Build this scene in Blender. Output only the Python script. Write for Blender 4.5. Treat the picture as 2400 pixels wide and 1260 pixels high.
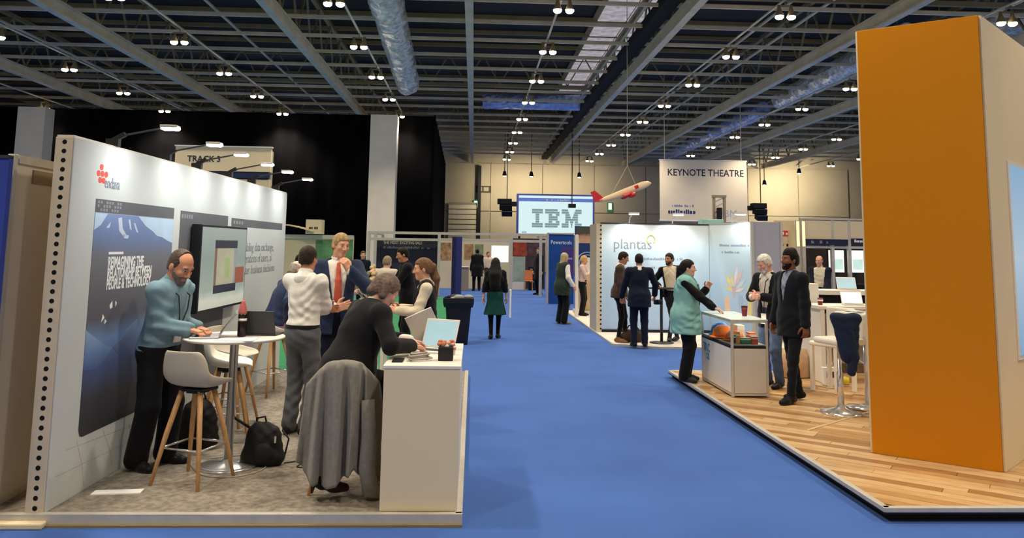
import bpy, bmesh, math, random
import numpy as np
from math import sin, cos, pi, radians, sqrt, atan2
from mathutils import Matrix, Vector

for _o in list(bpy.data.objects):
    bpy.data.objects.remove(_o)
SC = bpy.context.scene
COL = SC.collection
random.seed(7)

# ------------------------------------------------------------------ camera
FPX = 1850.0
cam_d = bpy.data.cameras.new('camera')
cam = bpy.data.objects.new('camera', cam_d)
COL.objects.link(cam)
_R = Matrix(((0.998724, -0.020434, -0.046190),
             (-0.048261, -0.116363, -0.992034),
             (0.014896, 0.992997, -0.117200)))
cam.matrix_world = Matrix.Translation((0, 0, 1.9)) @ _R.to_4x4()
cam_d.sensor_width = 36.0
cam_d.lens = 36.0 * FPX / 2400.0
cam_d.shift_y = -(630.0 - 360.0) / 2400.0
cam_d.clip_start = 0.05
cam_d.clip_end = 300
SC.camera = cam

# ------------------------------------------------------------------ world, exposure
SC.view_settings.view_transform = 'Standard'
SC.view_settings.look = 'None'
SC.view_settings.gamma = 1.0
SC.view_settings.use_curve_mapping = False
SC.view_settings.exposure = 0.22
world = bpy.data.worlds.new('world')
SC.world = world
world.use_nodes = True
_bg = world.node_tree.nodes['Background']
_bg.inputs[0].default_value = (1.0, 0.87, 0.68, 1)
_bg.inputs[1].default_value = 0.62

HALL_SPOT = 700.0            # power of every twin hall lamp
LAMP_COL = (1.0, 0.86, 0.68)

# hall lamps: nine rows, every 4.3 m; the lights sit under the lamps built further down
LAMP_X = (-19.7, -14.3, -8.95, -3.6, 2.15, 7.85, 13.7, 19.2, 24.8)
LAMP_Y = tuple(19.3 + 4.3 * k for k in range(-4, 9))
LAMP_Z = 7.95
_sd = bpy.data.lights.new('hall_lamp_light', 'SPOT')
_sd.energy = HALL_SPOT
_sd.color = LAMP_COL
_sd.spot_size = radians(124)
_sd.spot_blend = 0.85
_sd.shadow_soft_size = 0.22
for _x in LAMP_X:
    for _y in LAMP_Y:
        _l = bpy.data.objects.new('hall_lamp_light', _sd)
        COL.objects.link(_l)
        _l.location = (_x, _y, LAMP_Z - 0.32)


# ------------------------------------------------------------------ helpers
def lin(c):
    c = c / 255.0
    return c / 12.92 if c <= 0.04045 else ((c + 0.055) / 1.055) ** 2.4


def C(h):
    h = h.lstrip('#')
    return (lin(int(h[0:2], 16)), lin(int(h[2:4], 16)), lin(int(h[4:6], 16)), 1.0)


MATS = {}


def mat(name, col, rough=0.6, metal=0.0, var=0.10, scale=6.0, bump=0.0, bscale=60.0, emit=0.0, spec=0.4,
        trans=0.0, stretch=None, sheen=0.0, ior=1.45):
    """procedural principled material: colour varied by noise, optional fine bump"""
    if name in MATS:
        return MATS[name]
    m = bpy.data.materials.new(name)
    MATS[name] = m
    m.use_nodes = True
    nt = m.node_tree
    b = nt.nodes['Principled BSDF']
    c = C(col) if isinstance(col, str) else tuple(col)
    b.inputs['Roughness'].default_value = rough
    b.inputs['Metallic'].default_value = metal
    b.inputs['Specular IOR Level'].default_value = spec
    b.inputs['IOR'].default_value = ior
    if trans:
        b.inputs['Transmission Weight'].default_value = trans
    if sheen:
        b.inputs['Sheen Weight'].default_value = sheen
    tc = nt.nodes.new('ShaderNodeTexCoord')
    src = tc.outputs['Object']
    if stretch:
        mp = nt.nodes.new('ShaderNodeMapping')
        mp.inputs['Scale'].default_value = stretch
        nt.links.new(src, mp.inputs['Vector'])
        src = mp.outputs['Vector']
    if var:
        n = nt.nodes.new('ShaderNodeTexNoise')
        n.inputs['Scale'].default_value = scale
        n.inputs['Detail'].default_value = 4
        nt.links.new(src, n.inputs['Vector'])
        r = nt.nodes.new('ShaderNodeValToRGB')
        r.color_ramp.elements[0].position = 0.3
        r.color_ramp.elements[1].position = 0.7
        r.color_ramp.elements[0].color = tuple(x * (1 - var) for x in c[:3]) + (1,)
        r.color_ramp.elements[1].color = tuple(min(1, x * (1 + var)) for x in c[:3]) + (1,)
        nt.links.new(n.outputs['Fac'], r.inputs['Fac'])
        nt.links.new(r.outputs['Color'], b.inputs['Base Color'])
        if emit:
            nt.links.new(r.outputs['Color'], b.inputs['Emission Color'])
    else:
        b.inputs['Base Color'].default_value = c
        if emit:
            b.inputs['Emission Color'].default_value = c
    if emit:
        b.inputs['Emission Strength'].default_value = emit
        for l_ in list(b.inputs['Base Color'].links):
            nt.links.remove(l_)
        b.inputs['Base Color'].default_value = (0.02, 0.02, 0.02, 1)
    if bump:
        n2 = nt.nodes.new('ShaderNodeTexNoise')
        n2.inputs['Scale'].default_value = bscale
        n2.inputs['Detail'].default_value = 3
        nt.links.new(src, n2.inputs['Vector'])
        bp = nt.nodes.new('ShaderNodeBump')
        bp.inputs['Strength'].default_value = bump
        bp.inputs['Distance'].default_value = 0.01
        nt.links.new(n2.outputs['Fac'], bp.inputs['Height'])
        nt.links.new(bp.outputs['Normal'], b.inputs['Normal'])
    return m


def ramp_mat(name, stops, axis='Z', rough=0.5, emit=0.0, noise=0.0, nscale=4.0):
    """colour printed along an axis of the panel (generated coordinates), broken up by noise"""
    m = bpy.data.materials.new(name)
    m.use_nodes = True
    nt = m.node_tree
    b = nt.nodes['Principled BSDF']
    b.inputs['Roughness'].default_value = rough
    tc = nt.nodes.new('ShaderNodeTexCoord')
    sp = nt.nodes.new('ShaderNodeSeparateXYZ')
    nt.links.new(tc.outputs['Generated'], sp.inputs[0])
    v = sp.outputs[axis]
    if noise:
        n = nt.nodes.new('ShaderNodeTexNoise')
        n.inputs['Scale'].default_value = nscale
        n.inputs['Detail'].default_value = 5
        nt.links.new(tc.outputs['Generated'], n.inputs['Vector'])
        ma = nt.nodes.new('ShaderNodeMath')
        ma.operation = 'MULTIPLY_ADD'
        nt.links.new(n.outputs['Fac'], ma.inputs[0])
        ma.inputs[1].default_value = noise
        nt.links.new(v, ma.inputs[2])
        mb_ = nt.nodes.new('ShaderNodeMath')
        mb_.operation = 'SUBTRACT'
        nt.links.new(ma.outputs[0], mb_.inputs[0])
        mb_.inputs[1].default_value = noise * 0.5
        v = mb_.outputs[0]
    r = nt.nodes.new('ShaderNodeValToRGB')
    el = r.color_ramp.elements
    el[0].position, el[0].color = stops[0][0], C(stops[0][1])
    el[1].position, el[1].color = stops[-1][0], C(stops[-1][1])
    for p, c in stops[1:-1]:
        e = el.new(p)
        e.color = C(c)
    nt.links.new(v, r.inputs['Fac'])
    nt.links.new(r.outputs['Color'], b.inputs['Base Color'])
    if emit:
        nt.links.new(r.outputs['Color'], b.inputs['Emission Color'])
        b.inputs['Emission Strength'].default_value = emit
        for l_ in list(b.inputs['Base Color'].links):
            nt.links.remove(l_)
        b.inputs['Base Color'].default_value = (0.02, 0.02, 0.02, 1)
    return m


class MB:
    """collects simple solids and links them as one mesh object"""

    def __init__(s):
        s.v = []
        s.f = []

    def _add(s, vs, fs):
        o = len(s.v)
        s.v.extend([tuple(v) for v in vs])
        s.f.extend([tuple(i + o for i in f) for f in fs])
        return s

    def box(s, c, d, R=None):
        x, y, z = d[0] / 2, d[1] / 2, d[2] / 2
        vs = [Vector((sx * x, sy * y, sz * z)) for sz in (-1, 1) for sy in (-1, 1) for sx in (-1, 1)]
        if R is not None:
            vs = [R @ v for v in vs]
        c = Vector(c)
        return s._add([v + c for v in vs],
                      [(0, 2, 3, 1), (4, 5, 7, 6), (0, 1, 5, 4), (2, 6, 7, 3), (0, 4, 6, 2), (1, 3, 7, 5)])

    def bar(s, a, b, w, h=None):
        """box section from a to b"""
        a, b = Vector(a), Vector(b)
        h = h or w
        d = b - a
        q = d.to_track_quat('X', 'Z').to_matrix()
        return s.box((a + b) / 2, (d.length, w, h), q)

    def tube(s, pts, r, n=8, cap=True):
        pts = [Vector(p) for p in pts]
        rs = r if isinstance(r, (list, tuple)) else [r] * len(pts)
        vs, fs = [], []
        up = None
        for i, p in enumerate(pts):
            d = (pts[min(i + 1, len(pts) - 1)] - pts[max(i - 1, 0)]).normalized()
            if up is None:
                up = Vector((0, 0, 1)) if abs(d.z) < 0.9 else Vector((1, 0, 0))
            u = (up - d * up.dot(d)).normalized()
            w = d.cross(u)
            up = u
            for k in range(n):
                a = 2 * pi * k / n
                vs.append(p + (u * cos(a) + w * sin(a)) * rs[i])
        for i in range(len(pts) - 1):
            for k in range(n):
                fs.append((i * n + k, i * n + (k + 1) % n, (i + 1) * n + (k + 1) % n, (i + 1) * n + k))
        if cap:
            fs.append(tuple(reversed(range(n))))
            fs.append(tuple((len(pts) - 1) * n + k for k in range(n)))
        return s._add(vs, fs)

    def lathe(s, prof, n=20, c=(0, 0, 0), R=None):
        """profile [(r, z)] turned round Z"""
        vs, fs = [], []
        for r, z in prof:
            for k in range(n):
                a = 2 * pi * k / n
                vs.append(Vector((max(r, 1e-4) * cos(a), max(r, 1e-4) * sin(a), z)))
        for i in range(len(prof) - 1):
            for k in range(n):
                fs.append((i * n + k, i * n + (k + 1) % n, (i + 1) * n + (k + 1) % n, (i + 1) * n + k))
        fs.append(tuple(reversed(range(n))))
        fs.append(tuple((len(prof) - 1) * n + k for k in range(n)))
        if R is not None:
            vs = [R @ v for v in vs]
        c = Vector(c)
        return s._add([v + c for v in vs], fs)

    def ball(s, c, r, n=10, m=7):
        r = r if isinstance(r, (list, tuple)) else (r, r, r)
        c = Vector(c)
        vs, fs = [], []
        for i in range(m + 1):
            t = pi * i / m
            for k in range(n):
                a = 2 * pi * k / n
                vs.append(c + Vector((r[0] * sin(t) * cos(a), r[1] * sin(t) * sin(a), -r[2] * cos(t))))
        for i in range(m):
            for k in range(n):
                fs.append((i * n + k, i * n + (k + 1) % n, (i + 1) * n + (k + 1) % n, (i + 1) * n + k))
        return s._add(vs, fs)

    def prism(s, poly, z0, z1, M=None):
        """polygon (x, y) pulled from z0 to z1, placed by matrix M"""
        n = len(poly)
        vs = [Vector((x, y, z0)) for x, y in poly] + [Vector((x, y, z1)) for x, y in poly]
        if M is not None:
            vs = [M @ v for v in vs]
        fs = [tuple(reversed(range(n))), tuple(range(n, 2 * n))]
        fs += [(i, (i + 1) % n, n + (i + 1) % n, n + i) for i in range(n)]
        return s._add(vs, fs)

    def mesh(s, name, m, smooth=False):
        me = bpy.data.meshes.new(name)
        me.from_pydata(s.v, [], s.f)
        if smooth:
            me.polygons.foreach_set('use_smooth', [True] * len(me.polygons))
        me.materials.append(m)
        me.update()
        return me

    def build(s, name, m, parent=None, smooth=False, bevel=0.0, loc=None):
        return link(name, s.mesh(name, m, smooth), parent, bevel, loc)


def link(name, me, parent=None, bevel=0.0, loc=None):
    o = bpy.data.objects.new(name, me)
    COL.objects.link(o)
    if parent is not None:
        o.parent = parent
    if loc is not None:
        o.location = loc
    if bevel:
        b = o.modifiers.new('edge', 'BEVEL')
        b.width = bevel
        b.segments = 2
        b.limit_method = 'ANGLE'
    return o


def tag(o, label=None, cat=None, group=None, kind=None):
    if label:
        o['label'] = label
    if cat:
        o['category'] = cat
    if group:
        o['group'] = group
    if kind:
        o['kind'] = kind
    return o


def thing(name, label, cat, loc=(0, 0, 0), rz=0.0, group=None):
    o = bpy.data.objects.new(name, None)
    COL.objects.link(o)
    o.location = loc
    o.rotation_euler = (0, 0, rz)
    o.empty_display_size = 0.1
    return tag(o, label, cat, group)


def struct(name, mb, m, parent=None, **k):
    o = mb.build(name, m, parent, **k)
    if parent is None:
        o['kind'] = 'structure'
    return o


def dup(root, loc, rz, label=None, group=None):
    r = root.copy()
    COL.objects.link(r)
    r.location = loc
    r.rotation_euler = (0, 0, rz)
    if label:
        r['label'] = label
    if group:
        r['group'] = group
    for ch in list(root.children):
        c = ch.copy()
        COL.objects.link(c)
        c.parent = r
        for g in ch.children:
            d = g.copy()
            COL.objects.link(d)
            d.parent = c
    return r


def frame(o, u, n=None):
    """matrix of a wall's face: x along u (horizontal), y up, z out of the wall"""
    u = Vector((u[0], u[1], 0)).normalized()
    z = Vector((0, 0, 1))
    nn = u.cross(z)
    return Matrix(((u.x, 0, nn.x, o[0]), (u.y, 0, nn.y, o[1]), (0, 1, 0, o[2] if len(o) > 2 else 0), (0, 0, 0, 1)))


TEXTS = []


def text(name, body, size, m, parent, M, align='LEFT', sx=1.0, bold=0.0, depth=0.0015, spacing=1.0):
    """flat lettering on a face; M puts x along the line of writing and z out of the face"""
    d = bpy.data.curves.new(name, 'FONT')
    d.body = body
    d.size = size
    d.align_x = align
    d.extrude = depth
    d.offset = bold
    d.resolution_u = 2
    d.space_character = spacing
    d.materials.append(m)
    o = bpy.data.objects.new(name, d)
    COL.objects.link(o)
    o.parent = parent
    o.matrix_local = M @ Matrix.Diagonal((sx, 1, 1, 1))
    TEXTS.append(o)
    return o


def panel(name, m, parent, M, u0, v0, u1, v1, t=0.002, off=0.0):
    """thin rectangular sheet on a face frame"""
    return MB().prism([(u0, v0), (u1, v0), (u1, v1), (u0, v1)], off, off + t, M).build(name, m, parent)


def poly(name, m, parent, M, pts, t=0.002, off=0.0):
    return MB().prism(pts, off, off + t, M).build(name, m, parent)


def small_print(m, parent, M, x, y, w, h, n, seed=1, t=0.0015):
    """a line of print too small to read: a row of short uneven strokes on a face"""
    r = random.Random(seed)
    b = MB()
    u = x
    while u < x + w:
        d = w / n * r.uniform(0.5, 1.1)
        if r.random() > 0.15:
            hh = h * r.choice((0.7, 0.7, 1.0))
            b.prism([(u, y), (u + d * 0.75, y), (u + d * 0.75, y + hh), (u, y + hh)], 0, t, M)
        u += d
    return b.build('small_print', m, parent)

SC.cycles.use_denoising = True
SC.cycles.max_bounces = 6
SC.cycles.diffuse_bounces = 4
SC.cycles.sample_clamp_indirect = 4.0

# ------------------------------------------------------------------ materials
M_BLUE = mat('blue_carpet', '#3b60a8', 0.95, var=0.10, scale=0.9, bump=0.25, bscale=260, spec=0.1, sheen=0.1)
M_GREEN = mat('green_carpet', '#3a7d5a', 0.95, var=0.12, scale=3, bump=0.3, bscale=220, spec=0.1)
M_GREYC = mat('grey_carpet', '#8f867a', 0.97, var=0.32, scale=22, bump=0.6, bscale=140, spec=0.08)
M_WHITEC = mat('white_carpet', '#d9d2c6', 0.9, var=0.05, scale=3, bump=0.2, bscale=200, spec=0.1)
M_DECK = mat('roof_deck', '#2b2925', 0.8, var=0.25, scale=0.6, stretch=(0.2, 3.0, 1))
M_STEEL = mat('roof_steel', '#c8bea4', 0.55, var=0.12, scale=2)
M_STEEL_D = mat('roof_steel_dark', '#857855', 0.6, var=0.15, scale=2)
M_FOIL = mat('duct_foil', '#efe4cd', 0.38, metal=0.3, var=0.5, scale=7, bump=0.5, bscale=9)
M_DRAPE = mat('black_drape', '#040406', 1.0, var=0.3, scale=2, bump=0.2, bscale=30, spec=0.1)
M_HALLW = mat('hall_wall', '#aba08a', 0.85, var=0.05, scale=0.5)
M_COLW = mat('pillar_white', '#efe6d0', 0.8, var=0.04, scale=1.5)
M_ALU = mat('aluminium', '#c6c1b6', 0.42, metal=0.3, var=0.06, scale=12)
M_CHROME = mat('chrome', '#e2e2e4', 0.2, metal=0.8, var=0.03, scale=9)
M_WHITE = mat('white_laminate', '#e4dfd6', 0.45, var=0.02, scale=2)
M_CREAM = mat('cream_board', '#dccba8', 0.6, var=0.03, scale=1.5)
M_BLACK = mat('black_plastic', '#15151a', 0.5, var=0.15, scale=9)
M_BLACKM = mat('black_matte', '#0c0d10', 0.85, var=0.2, scale=8)
M_GUN = mat('gunmetal', '#3c3c40', 0.4, metal=0.4, var=0.08, scale=8)
M_GLASS = mat('clear_glass', '#eef6f4', 0.02, var=0, trans=1.0, spec=0.5, ior=1.05)
M_LAMP = mat('lamp_glow', '#fff1d2', 0.4, var=0, emit=40.0)
M_LED = mat('arm_light_glow', '#fffaf0', 0.4, var=0, emit=22.0)

# ------------------------------------------------------------------ hall shell
floor = struct('floor', MB().box((3, 22, -0.1), (110, 90, 0.2)), M_BLUE)
ceiling = struct('ceiling', MB().box((3, 26, 10.75), (110, 82, 0.3)), M_DECK)
# ribs of the roof deck
for k in range(16):
    if k % 1 == 0:
        MB().box((3, 17.2 + 2.15 * k * 1.0 + 1.07, 10.5), (108, 0.10, 0.16)).build('roof_rib', M_STEEL_D, ceiling)
_pm = MB().box((0, 0, 0), (60, 0.075, 0.11)).mesh('purlin', M_STEEL)
for k in range(20):
    link('purlin', _pm, ceiling, loc=(3, 17.15 + 2.15 * k, 8.75))
for x in (-17.6, -11.8, -5.7, -0.25, 5.7, 11.3, 16.5, 22.2):
    big = x in (5.7, -5.7, -11.8)
    b = MB().box((x, 38, 8.2), (0.22, 44, 0.05)).box((x, 38, 8.38), (0.04, 44, 0.32)).box((x, 38, 8.55), (0.22, 44, 0.04))
    b.build('roof_beam', M_STEEL, ceiling)
    if x == -0.25:
        continue
    if x == 5.7:
        MB().box((5.3, 38, 8.75), (0.45, 44, 0.3)).build('dark_truss_band', M_BLACKM, ceiling)  # plain dark box added for the black truss band beside this beam
    # top chord and web of the truss above the beam
    t = MB().box((x, 38, 10.3), (0.16, 44, 0.14))
    y = 16.0
    i = 0
    while y < 59.5:
        t.bar((x, y, 8.6), (x, y + 1.05, 10.25), 0.06)
        t.bar((x, y + 1.05, 10.25), (x, y + 2.1, 8.6), 0.06)
        y += 2.15
    t.build('truss_web', M_STEEL_D, ceiling)['kind'] = 'stuff'
for y in (21.2, 34.2, 47.2):
    t = MB().box((3, y, 8.95), (58, 0.14, 0.14)).box((3, y, 10.3), (58, 0.12, 0.12))
    x = -26.0
    while x < 31:
        t.bar((x, y, 9.0), (x + 0.75, y, 10.3), 0.05)
        t.bar((x + 0.75, y, 10.3), (x + 1.5, y, 9.0), 0.05)
        x += 1.5
    t.build('truss_web', M_STEEL_D, ceiling)['kind'] = 'stuff'
for x in LAMP_X:
    MB().tube([(x, 16, 8.3), (x, 59.5, 8.3)], 0.035, 6).build('conduit', M_STEEL, ceiling)
for x in (4.9, 8.9, 10.0, 15.2, -8.0, -15.5):
    MB().tube([(x, 16, 8.95), (x, 59.5, 8.95)], 0.05, 6).build('sprinkler_pipe', M_STEEL, ceiling)

# strip of roof glazing: panes with their glazing bars
M_SKY = mat('rooflight_pane', '#b9b1bb', 0.5, var=0.35, scale=3.0, emit=0.6)
win = tag(MB().box((5.62, 34.5, 10.52), (2.6, 17.4, 0.05)).build('window_1', M_STEEL_D), kind='structure')
_sk = MB().box((0, 0, 0), (1.06, 1.02, 0.04)).mesh('pane', M_SKY)
for i in range(16):
    for j in range(2):
        link('pane', _sk, win, loc=(5.06 + 1.12 * j, 26.55 + 1.08 * i, 10.47))

# walls
wb = struct('wall_back', MB().box((13.5, 60.6, 5), (34, 0.3, 10)), M_HALLW)
for i in range(8):
    for z0, z1 in ((0.05, 4.55), (4.6, 8.25)):
        MB().box((-1.2 + 4.0 * i + 0.4, 60.4, (z0 + z1) / 2), (3.94, 0.14, z1 - z0)).build('panel', M_HALLW, wb)
struct('wall_left', MB().box((-28, 26, 5), (0.3, 82, 10.6)), M_BLACKM)
struct('wall_right', MB().box((36, 26, 5), (0.3, 82, 10.6)), mat('dark_wall', '#2c2a2c', 0.9, var=0.1))
struct('wall_rear', MB().box((33.5, 60.55, 5), (6, 0.3, 10.6)), M_BLACKM)
for x0, x1 in ((-4.80, -3.60), (-20.45, -19.25)):
    struct('pillar', MB().box(((x0 + x1) / 2, 36.2, 3.9), (x1 - x0, 0.8, 7.8), ), M_COLW)
# roller shutter at the left end of the far wall
sh = thing('roller_shutter', 'grey roller shutter in the corner of the beige hall wall', 'shutter', (-0.9, 60.1, 0))
MB().box((0, 0, 2.6), (2.2, 0.1, 5.2)).build('curtain', mat('shutter_grey', '#86847c', 0.6, var=0.05, scale=1), sh)
_sl = MB().box((0, 0, 0), (2.1, 0.1, 0.3)).mesh('slat', M_STEEL)
for k in range(13):
    link('slat', _sl, sh, loc=(0, -0.06, 0.3 + 0.38 * k))
MB().box((1.25, -0.05, 4.0), (0.25, 0.3, 8.0)).build('guide_rail', M_BLACK, sh)


def drape(name, label, a, b, z0, z1, amp, wl):
    a, b = Vector(a), Vector(b)
    L = (b - a).length
    u = (b - a) / L
    n = Vector((u.y, -u.x))
    N = int(L / wl * 8)
    vs, fs = [], []
    for i in range(N + 1):
        t = L * i / N
        o = amp * (sin(2 * pi * t / wl) + 0.4 * sin(2 * pi * t / wl * 0.37 + 1))
        p = a + u * t + n * o
        vs += [(p.x, p.y, z0), (p.x, p.y, z1)]
    for i in range(N):
        fs.append((2 * i, 2 * i + 2, 2 * i + 3, 2 * i + 1))
    m = MB()
    m._add(vs, fs)
    o = m.build(name, M_DRAPE, None, True)
    s = o.modifiers.new('thick', 'SOLIDIFY')
    s.thickness = 0.02
    return tag(o, label, 'curtain')


drape('stage_curtain', 'tall black pleated curtain behind the two white pillars', (-27.5, 37.2), (-2.0, 37.2), 0.0, 8.0, 0.05, 0.9)
drape('stage_curtain', 'black side curtain running back towards the beige hall wall', (-2.0, 37.4), (-2.3, 60.0), 0.0, 8.1, 0.05, 0.9)

# ------------------------------------------------------------------ hall lamps
lamp = thing('hall_lamp', 'x', 'ceiling lamp')
LS = 0.62
MB().box((0, 0, 0.18), (0.40, 0.04, 0.04)).tube([(0, 0, 0.18), (0, 0, 0.4)], 0.015, 6).build('bracket', M_STEEL_D, lamp)
for sx in (-0.155, 0.155):
    MB().lathe([(0.03, 0.19), (0.05, 0.1), (0.085, 0.0), (0.115, -0.08), (0.118, -0.09)], 14, (sx, 0, 0)).build('shade', M_STEEL_D, lamp, True)
    MB().lathe([(0.108, -0.07), (0.105, -0.13), (0.07, -0.165), (0.0, -0.175)], 14, (sx, 0, 0)).build('diffuser', M_LAMP, lamp, True)
ROWN = ('far left row by the white pillar', 'third row left of the bare beam', 'second row left of the bare beam',
        'row just left of the bare beam', 'row over the blue aisle', 'row right of the rooflight', 'row beside the right duct',
        'second row from the far right', 'far right row')
ORD = ('first', 'second', 'third', 'fourth', 'fifth', 'sixth', 'seventh', 'eighth', 'ninth', 'tenth')
first = True
for i, x in enumerate(LAMP_X):
    for k, y in enumerate(LAMP_Y):
        g = 'hall lamps, ' + ROWN[i]
        lb = '%s twin lamp counting away from the camera, %s' % (ORD[k - 4], ROWN[i]) if k >= 4 else 'twin hall lamp above the camera, ' + ROWN[i]
        if first:
            lamp.location = (x, y, LAMP_Z)
            lamp['label'] = lb
            lamp['group'] = g
            first = False
        else:
            dup(lamp, (x, y, LAMP_Z), 0, lb, g)


# ------------------------------------------------------------------ foil ducts
def duct(label, a, b, r, seed, m=None):
    rng = np.random.RandomState(seed)
    a, b = Vector(a), Vector(b)
    L = (b - a).length
    ns, nr = int(L / 0.18), 18
    vs, fs = [], []
    d = (b - a).normalized()
    u = d.cross(Vector((0, 0, 1))).normalized()
    w = u.cross(d)
    noise = rng.rand(ns + 1, nr)
    for i in range(ns + 1):
        p = a + d * (L * i / ns)
        for k in range(nr):
            t = 2 * pi * k / nr
            rr = r * (1 + 0.16 * (noise[i, k] - 0.5)) * (0.93 if i % 7 == 0 else 1)
            vs.append(p + (u * cos(t) + w * sin(t)) * rr)
    for i in range(ns):
        for k in range(nr):
            fs.append((i * nr + k, i * nr + (k + 1) % nr, (i + 1) * nr + (k + 1) % nr, (i + 1) * nr + k))
    fs.append(tuple(range(nr)))
    m_ = MB()
    m_._add(vs, fs)
    root = thing('foil_duct', label, 'duct')
    m_.build('duct_skin', m or M_FOIL, root, False)
    h = MB()
    y = 0.6
    while y < L:
        p = a + d * y
        h.tube([p + w * r, (p.x, p.y, 10.6)], 0.02, 5)
        y += 2.3
    h.build('hanger', M_STEEL_D, root)['kind'] = 'stuff'
    return root


duct('fat silver foil duct high over the left of the aisle', (-2.55, 17.5, 9.0), (-3.05, 34.6, 9.0), 0.50, 1)
M_FOILB = mat('duct_foil_blue', '#9fb0dc', 0.35, metal=0.3, var=0.3, scale=5, bump=0.5, bscale=9)
duct('silver foil duct running up to the orange tower', (14.0, 24.5, 9.0), (14.4, 36.3, 9.0), 0.42, 2)
duct('bluish foil duct over the far booths on the right', (14.5, 38.8, 9.0), (14.55, 58.5, 9.0), 0.42, 3, M_FOILB)
duct('bluish foil duct crossing under the far end of the rooflight', (0.3, 38.2, 9.0), (5.4, 38.2, 9.0), 0.38, 4, M_FOILB)
duct('silver foil duct above the top of the orange tower', (14.9, 25.3, 9.25), (17.8, 23.4, 9.25), 0.42, 5)

# ------------------------------------------------------------------ left stand platform
pl = thing('stand_platform', 'low platform with grey speckled carpet under the white display wall', 'platform')
MB().box((-1.72, 8.83, 0.035), (3.28, 6.24, 0.07)).build('deck', M_GREYC, pl)
MB().box((-1.72, 5.69, 0.04), (3.36, 0.05, 0.082)).build('edge_strip', M_ALU, pl, bevel=0.004)
MB().box((-0.065, 8.83, 0.04), (0.05, 6.3, 0.082)).build('edge_strip', M_ALU, pl, bevel=0.004)
MB().box((-1.72, 5.655, 0.008), (3.36, 0.03, 0.016)).build('kick_strip', M_STEEL_D, pl)
tag(MB().box((-3.12, 5.66, 0.02), (0.62, 0.12, 0.04)).build('kerb', M_CREAM, None, bevel=0.01), 'pale end strip of the neighbouring platform on blue carpet', 'edging')
tag(MB().box((-2.8, 21.1, 0.004), (4.4, 17.8, 0.008)).build('green_carpet', M_GREEN), 'green carpet laid beyond the left platform', 'carpet')

# ------------------------------------------------------------------ right stand: wooden deck
SX0, SX1, SY0, SY1 = 2.95, 9.4, 5.72, 12.0
WOODS = [mat('oak_%s' % n, c, 0.38, var=0.24, scale=5, stretch=(1.2, 14, 1), bump=0.05, bscale=30, spec=0.35) for n, c in
         (('pale', '#bf9b6c'), ('warm', '#ad8657'), ('honey', '#c5a478'), ('brown', '#997246'))]
dk = thing('stand_platform', 'low platform decked in oak laminate under the orange tower', 'platform')
MB().box(((SX0 + SX1) / 2 + 0.03, (SY0 + SY1) / 2 + 0.03, 0.03), (SX1 - SX0 - 0.06, SY1 - SY0 - 0.06, 0.06)).build('plinth', M_BLACKM, dk)
MB().box(((SX0 + SX1) / 2, (SY0 + SY1) / 2, 0.073), (SX1 - SX0, SY1 - SY0, 0.03)).build('board', M_BLACKM, dk)


def clip(pts, x0, x1, y0, y1):
    for ax, lim, sg in ((0, x0, 1), (0, x1, -1), (1, y0, 1), (1, y1, -1)):
        out = []
        for i in range(len(pts)):
            p, q = pts[i], pts[(i + 1) % len(pts)]
            a, b = (p[ax] - lim) * sg, (q[ax] - lim) * sg
            if a >= 0:
                out.append(p)
            if (a >= 0) != (b >= 0):
                t = a / (a - b)
                out.append((p[0] + (q[0] - p[0]) * t, p[1] + (q[1] - p[1]) * t))
        pts = out
        if not pts:
            return []
    return pts


_an = radians(-38)
_cu, _su = cos(_an), sin(_an)
PW, PL = 0.115, 1.3
rng = random.Random(3)
for r in range(-75, 75):
    off = rng.random() * PL
    for q in range(-9, 9):
        u0 = q * PL + off
        v0 = r * PW
        g = 0.0022
        cs = [(u0 + g, v0 + g), (u0 + PL - g, v0 + g), (u0 + PL - g, v0 + PW - g), (u0 + g, v0 + PW - g)]
        w = [(5.0 + a * _cu - b * _su, 8.5 + a * _su + b * _cu) for a, b in cs]
        w = clip(w, SX0 + 0.045, 6.3, SY0 + 0.045, SY1 - 0.045)
        if len(w) < 3:
            continue
        ar = abs(sum(w[i][0] * w[(i + 1) % len(w)][1] - w[(i + 1) % len(w)][0] * w[i][1] for i in range(len(w)))) / 2
        if ar < 0.004:
            continue
        cx = sum(p[0] for p in w) / len(w)
        cy = sum(p[1] for p in w) / len(w)
        loc = [((x - cx) * _cu + (y - cy) * _su, -(x - cx) * _su + (y - cy) * _cu) for x, y in w]
        o = MB().prism(loc, 0.0, 0.011 + rng.random() * 0.001).build('plank', WOODS[rng.randrange(4)], dk, loc=(cx, cy, 0.088))
        o.rotation_euler = (0, 0, _an)
MB().box(((6.3 + SX1) / 2, (SY0 + SY1) / 2, 0.094), (SX1 - 6.3, SY1 - SY0 - 0.09, 0.012)).build('deck', WOODS[1], dk)
MB().box(((SX0 + SX1) / 2, SY0 + 0.02, 0.088), (SX1 - SX0, 0.05, 0.034)).build('edge_strip', M_ALU, dk, bevel=0.004)
MB().box((SX0 + 0.02, (SY0 + SY1) / 2, 0.088), (0.05, SY1 - SY0, 0.034)).build('edge_strip', M_ALU, dk, bevel=0.004)
MB().box(((SX0 + SX1) / 2, SY1 - 0.02, 0.088), (SX1 - SX0, 0.05, 0.034)).build('edge_strip', M_ALU, dk, bevel=0.004)
MB().bar((3.42, 8.12, 0.1005), (5.2, 9.6, 0.1005), 0.03, 0.008).build('joint_strip', mat('joint_pale', '#cbb592', 0.4, var=0.05), dk)

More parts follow.
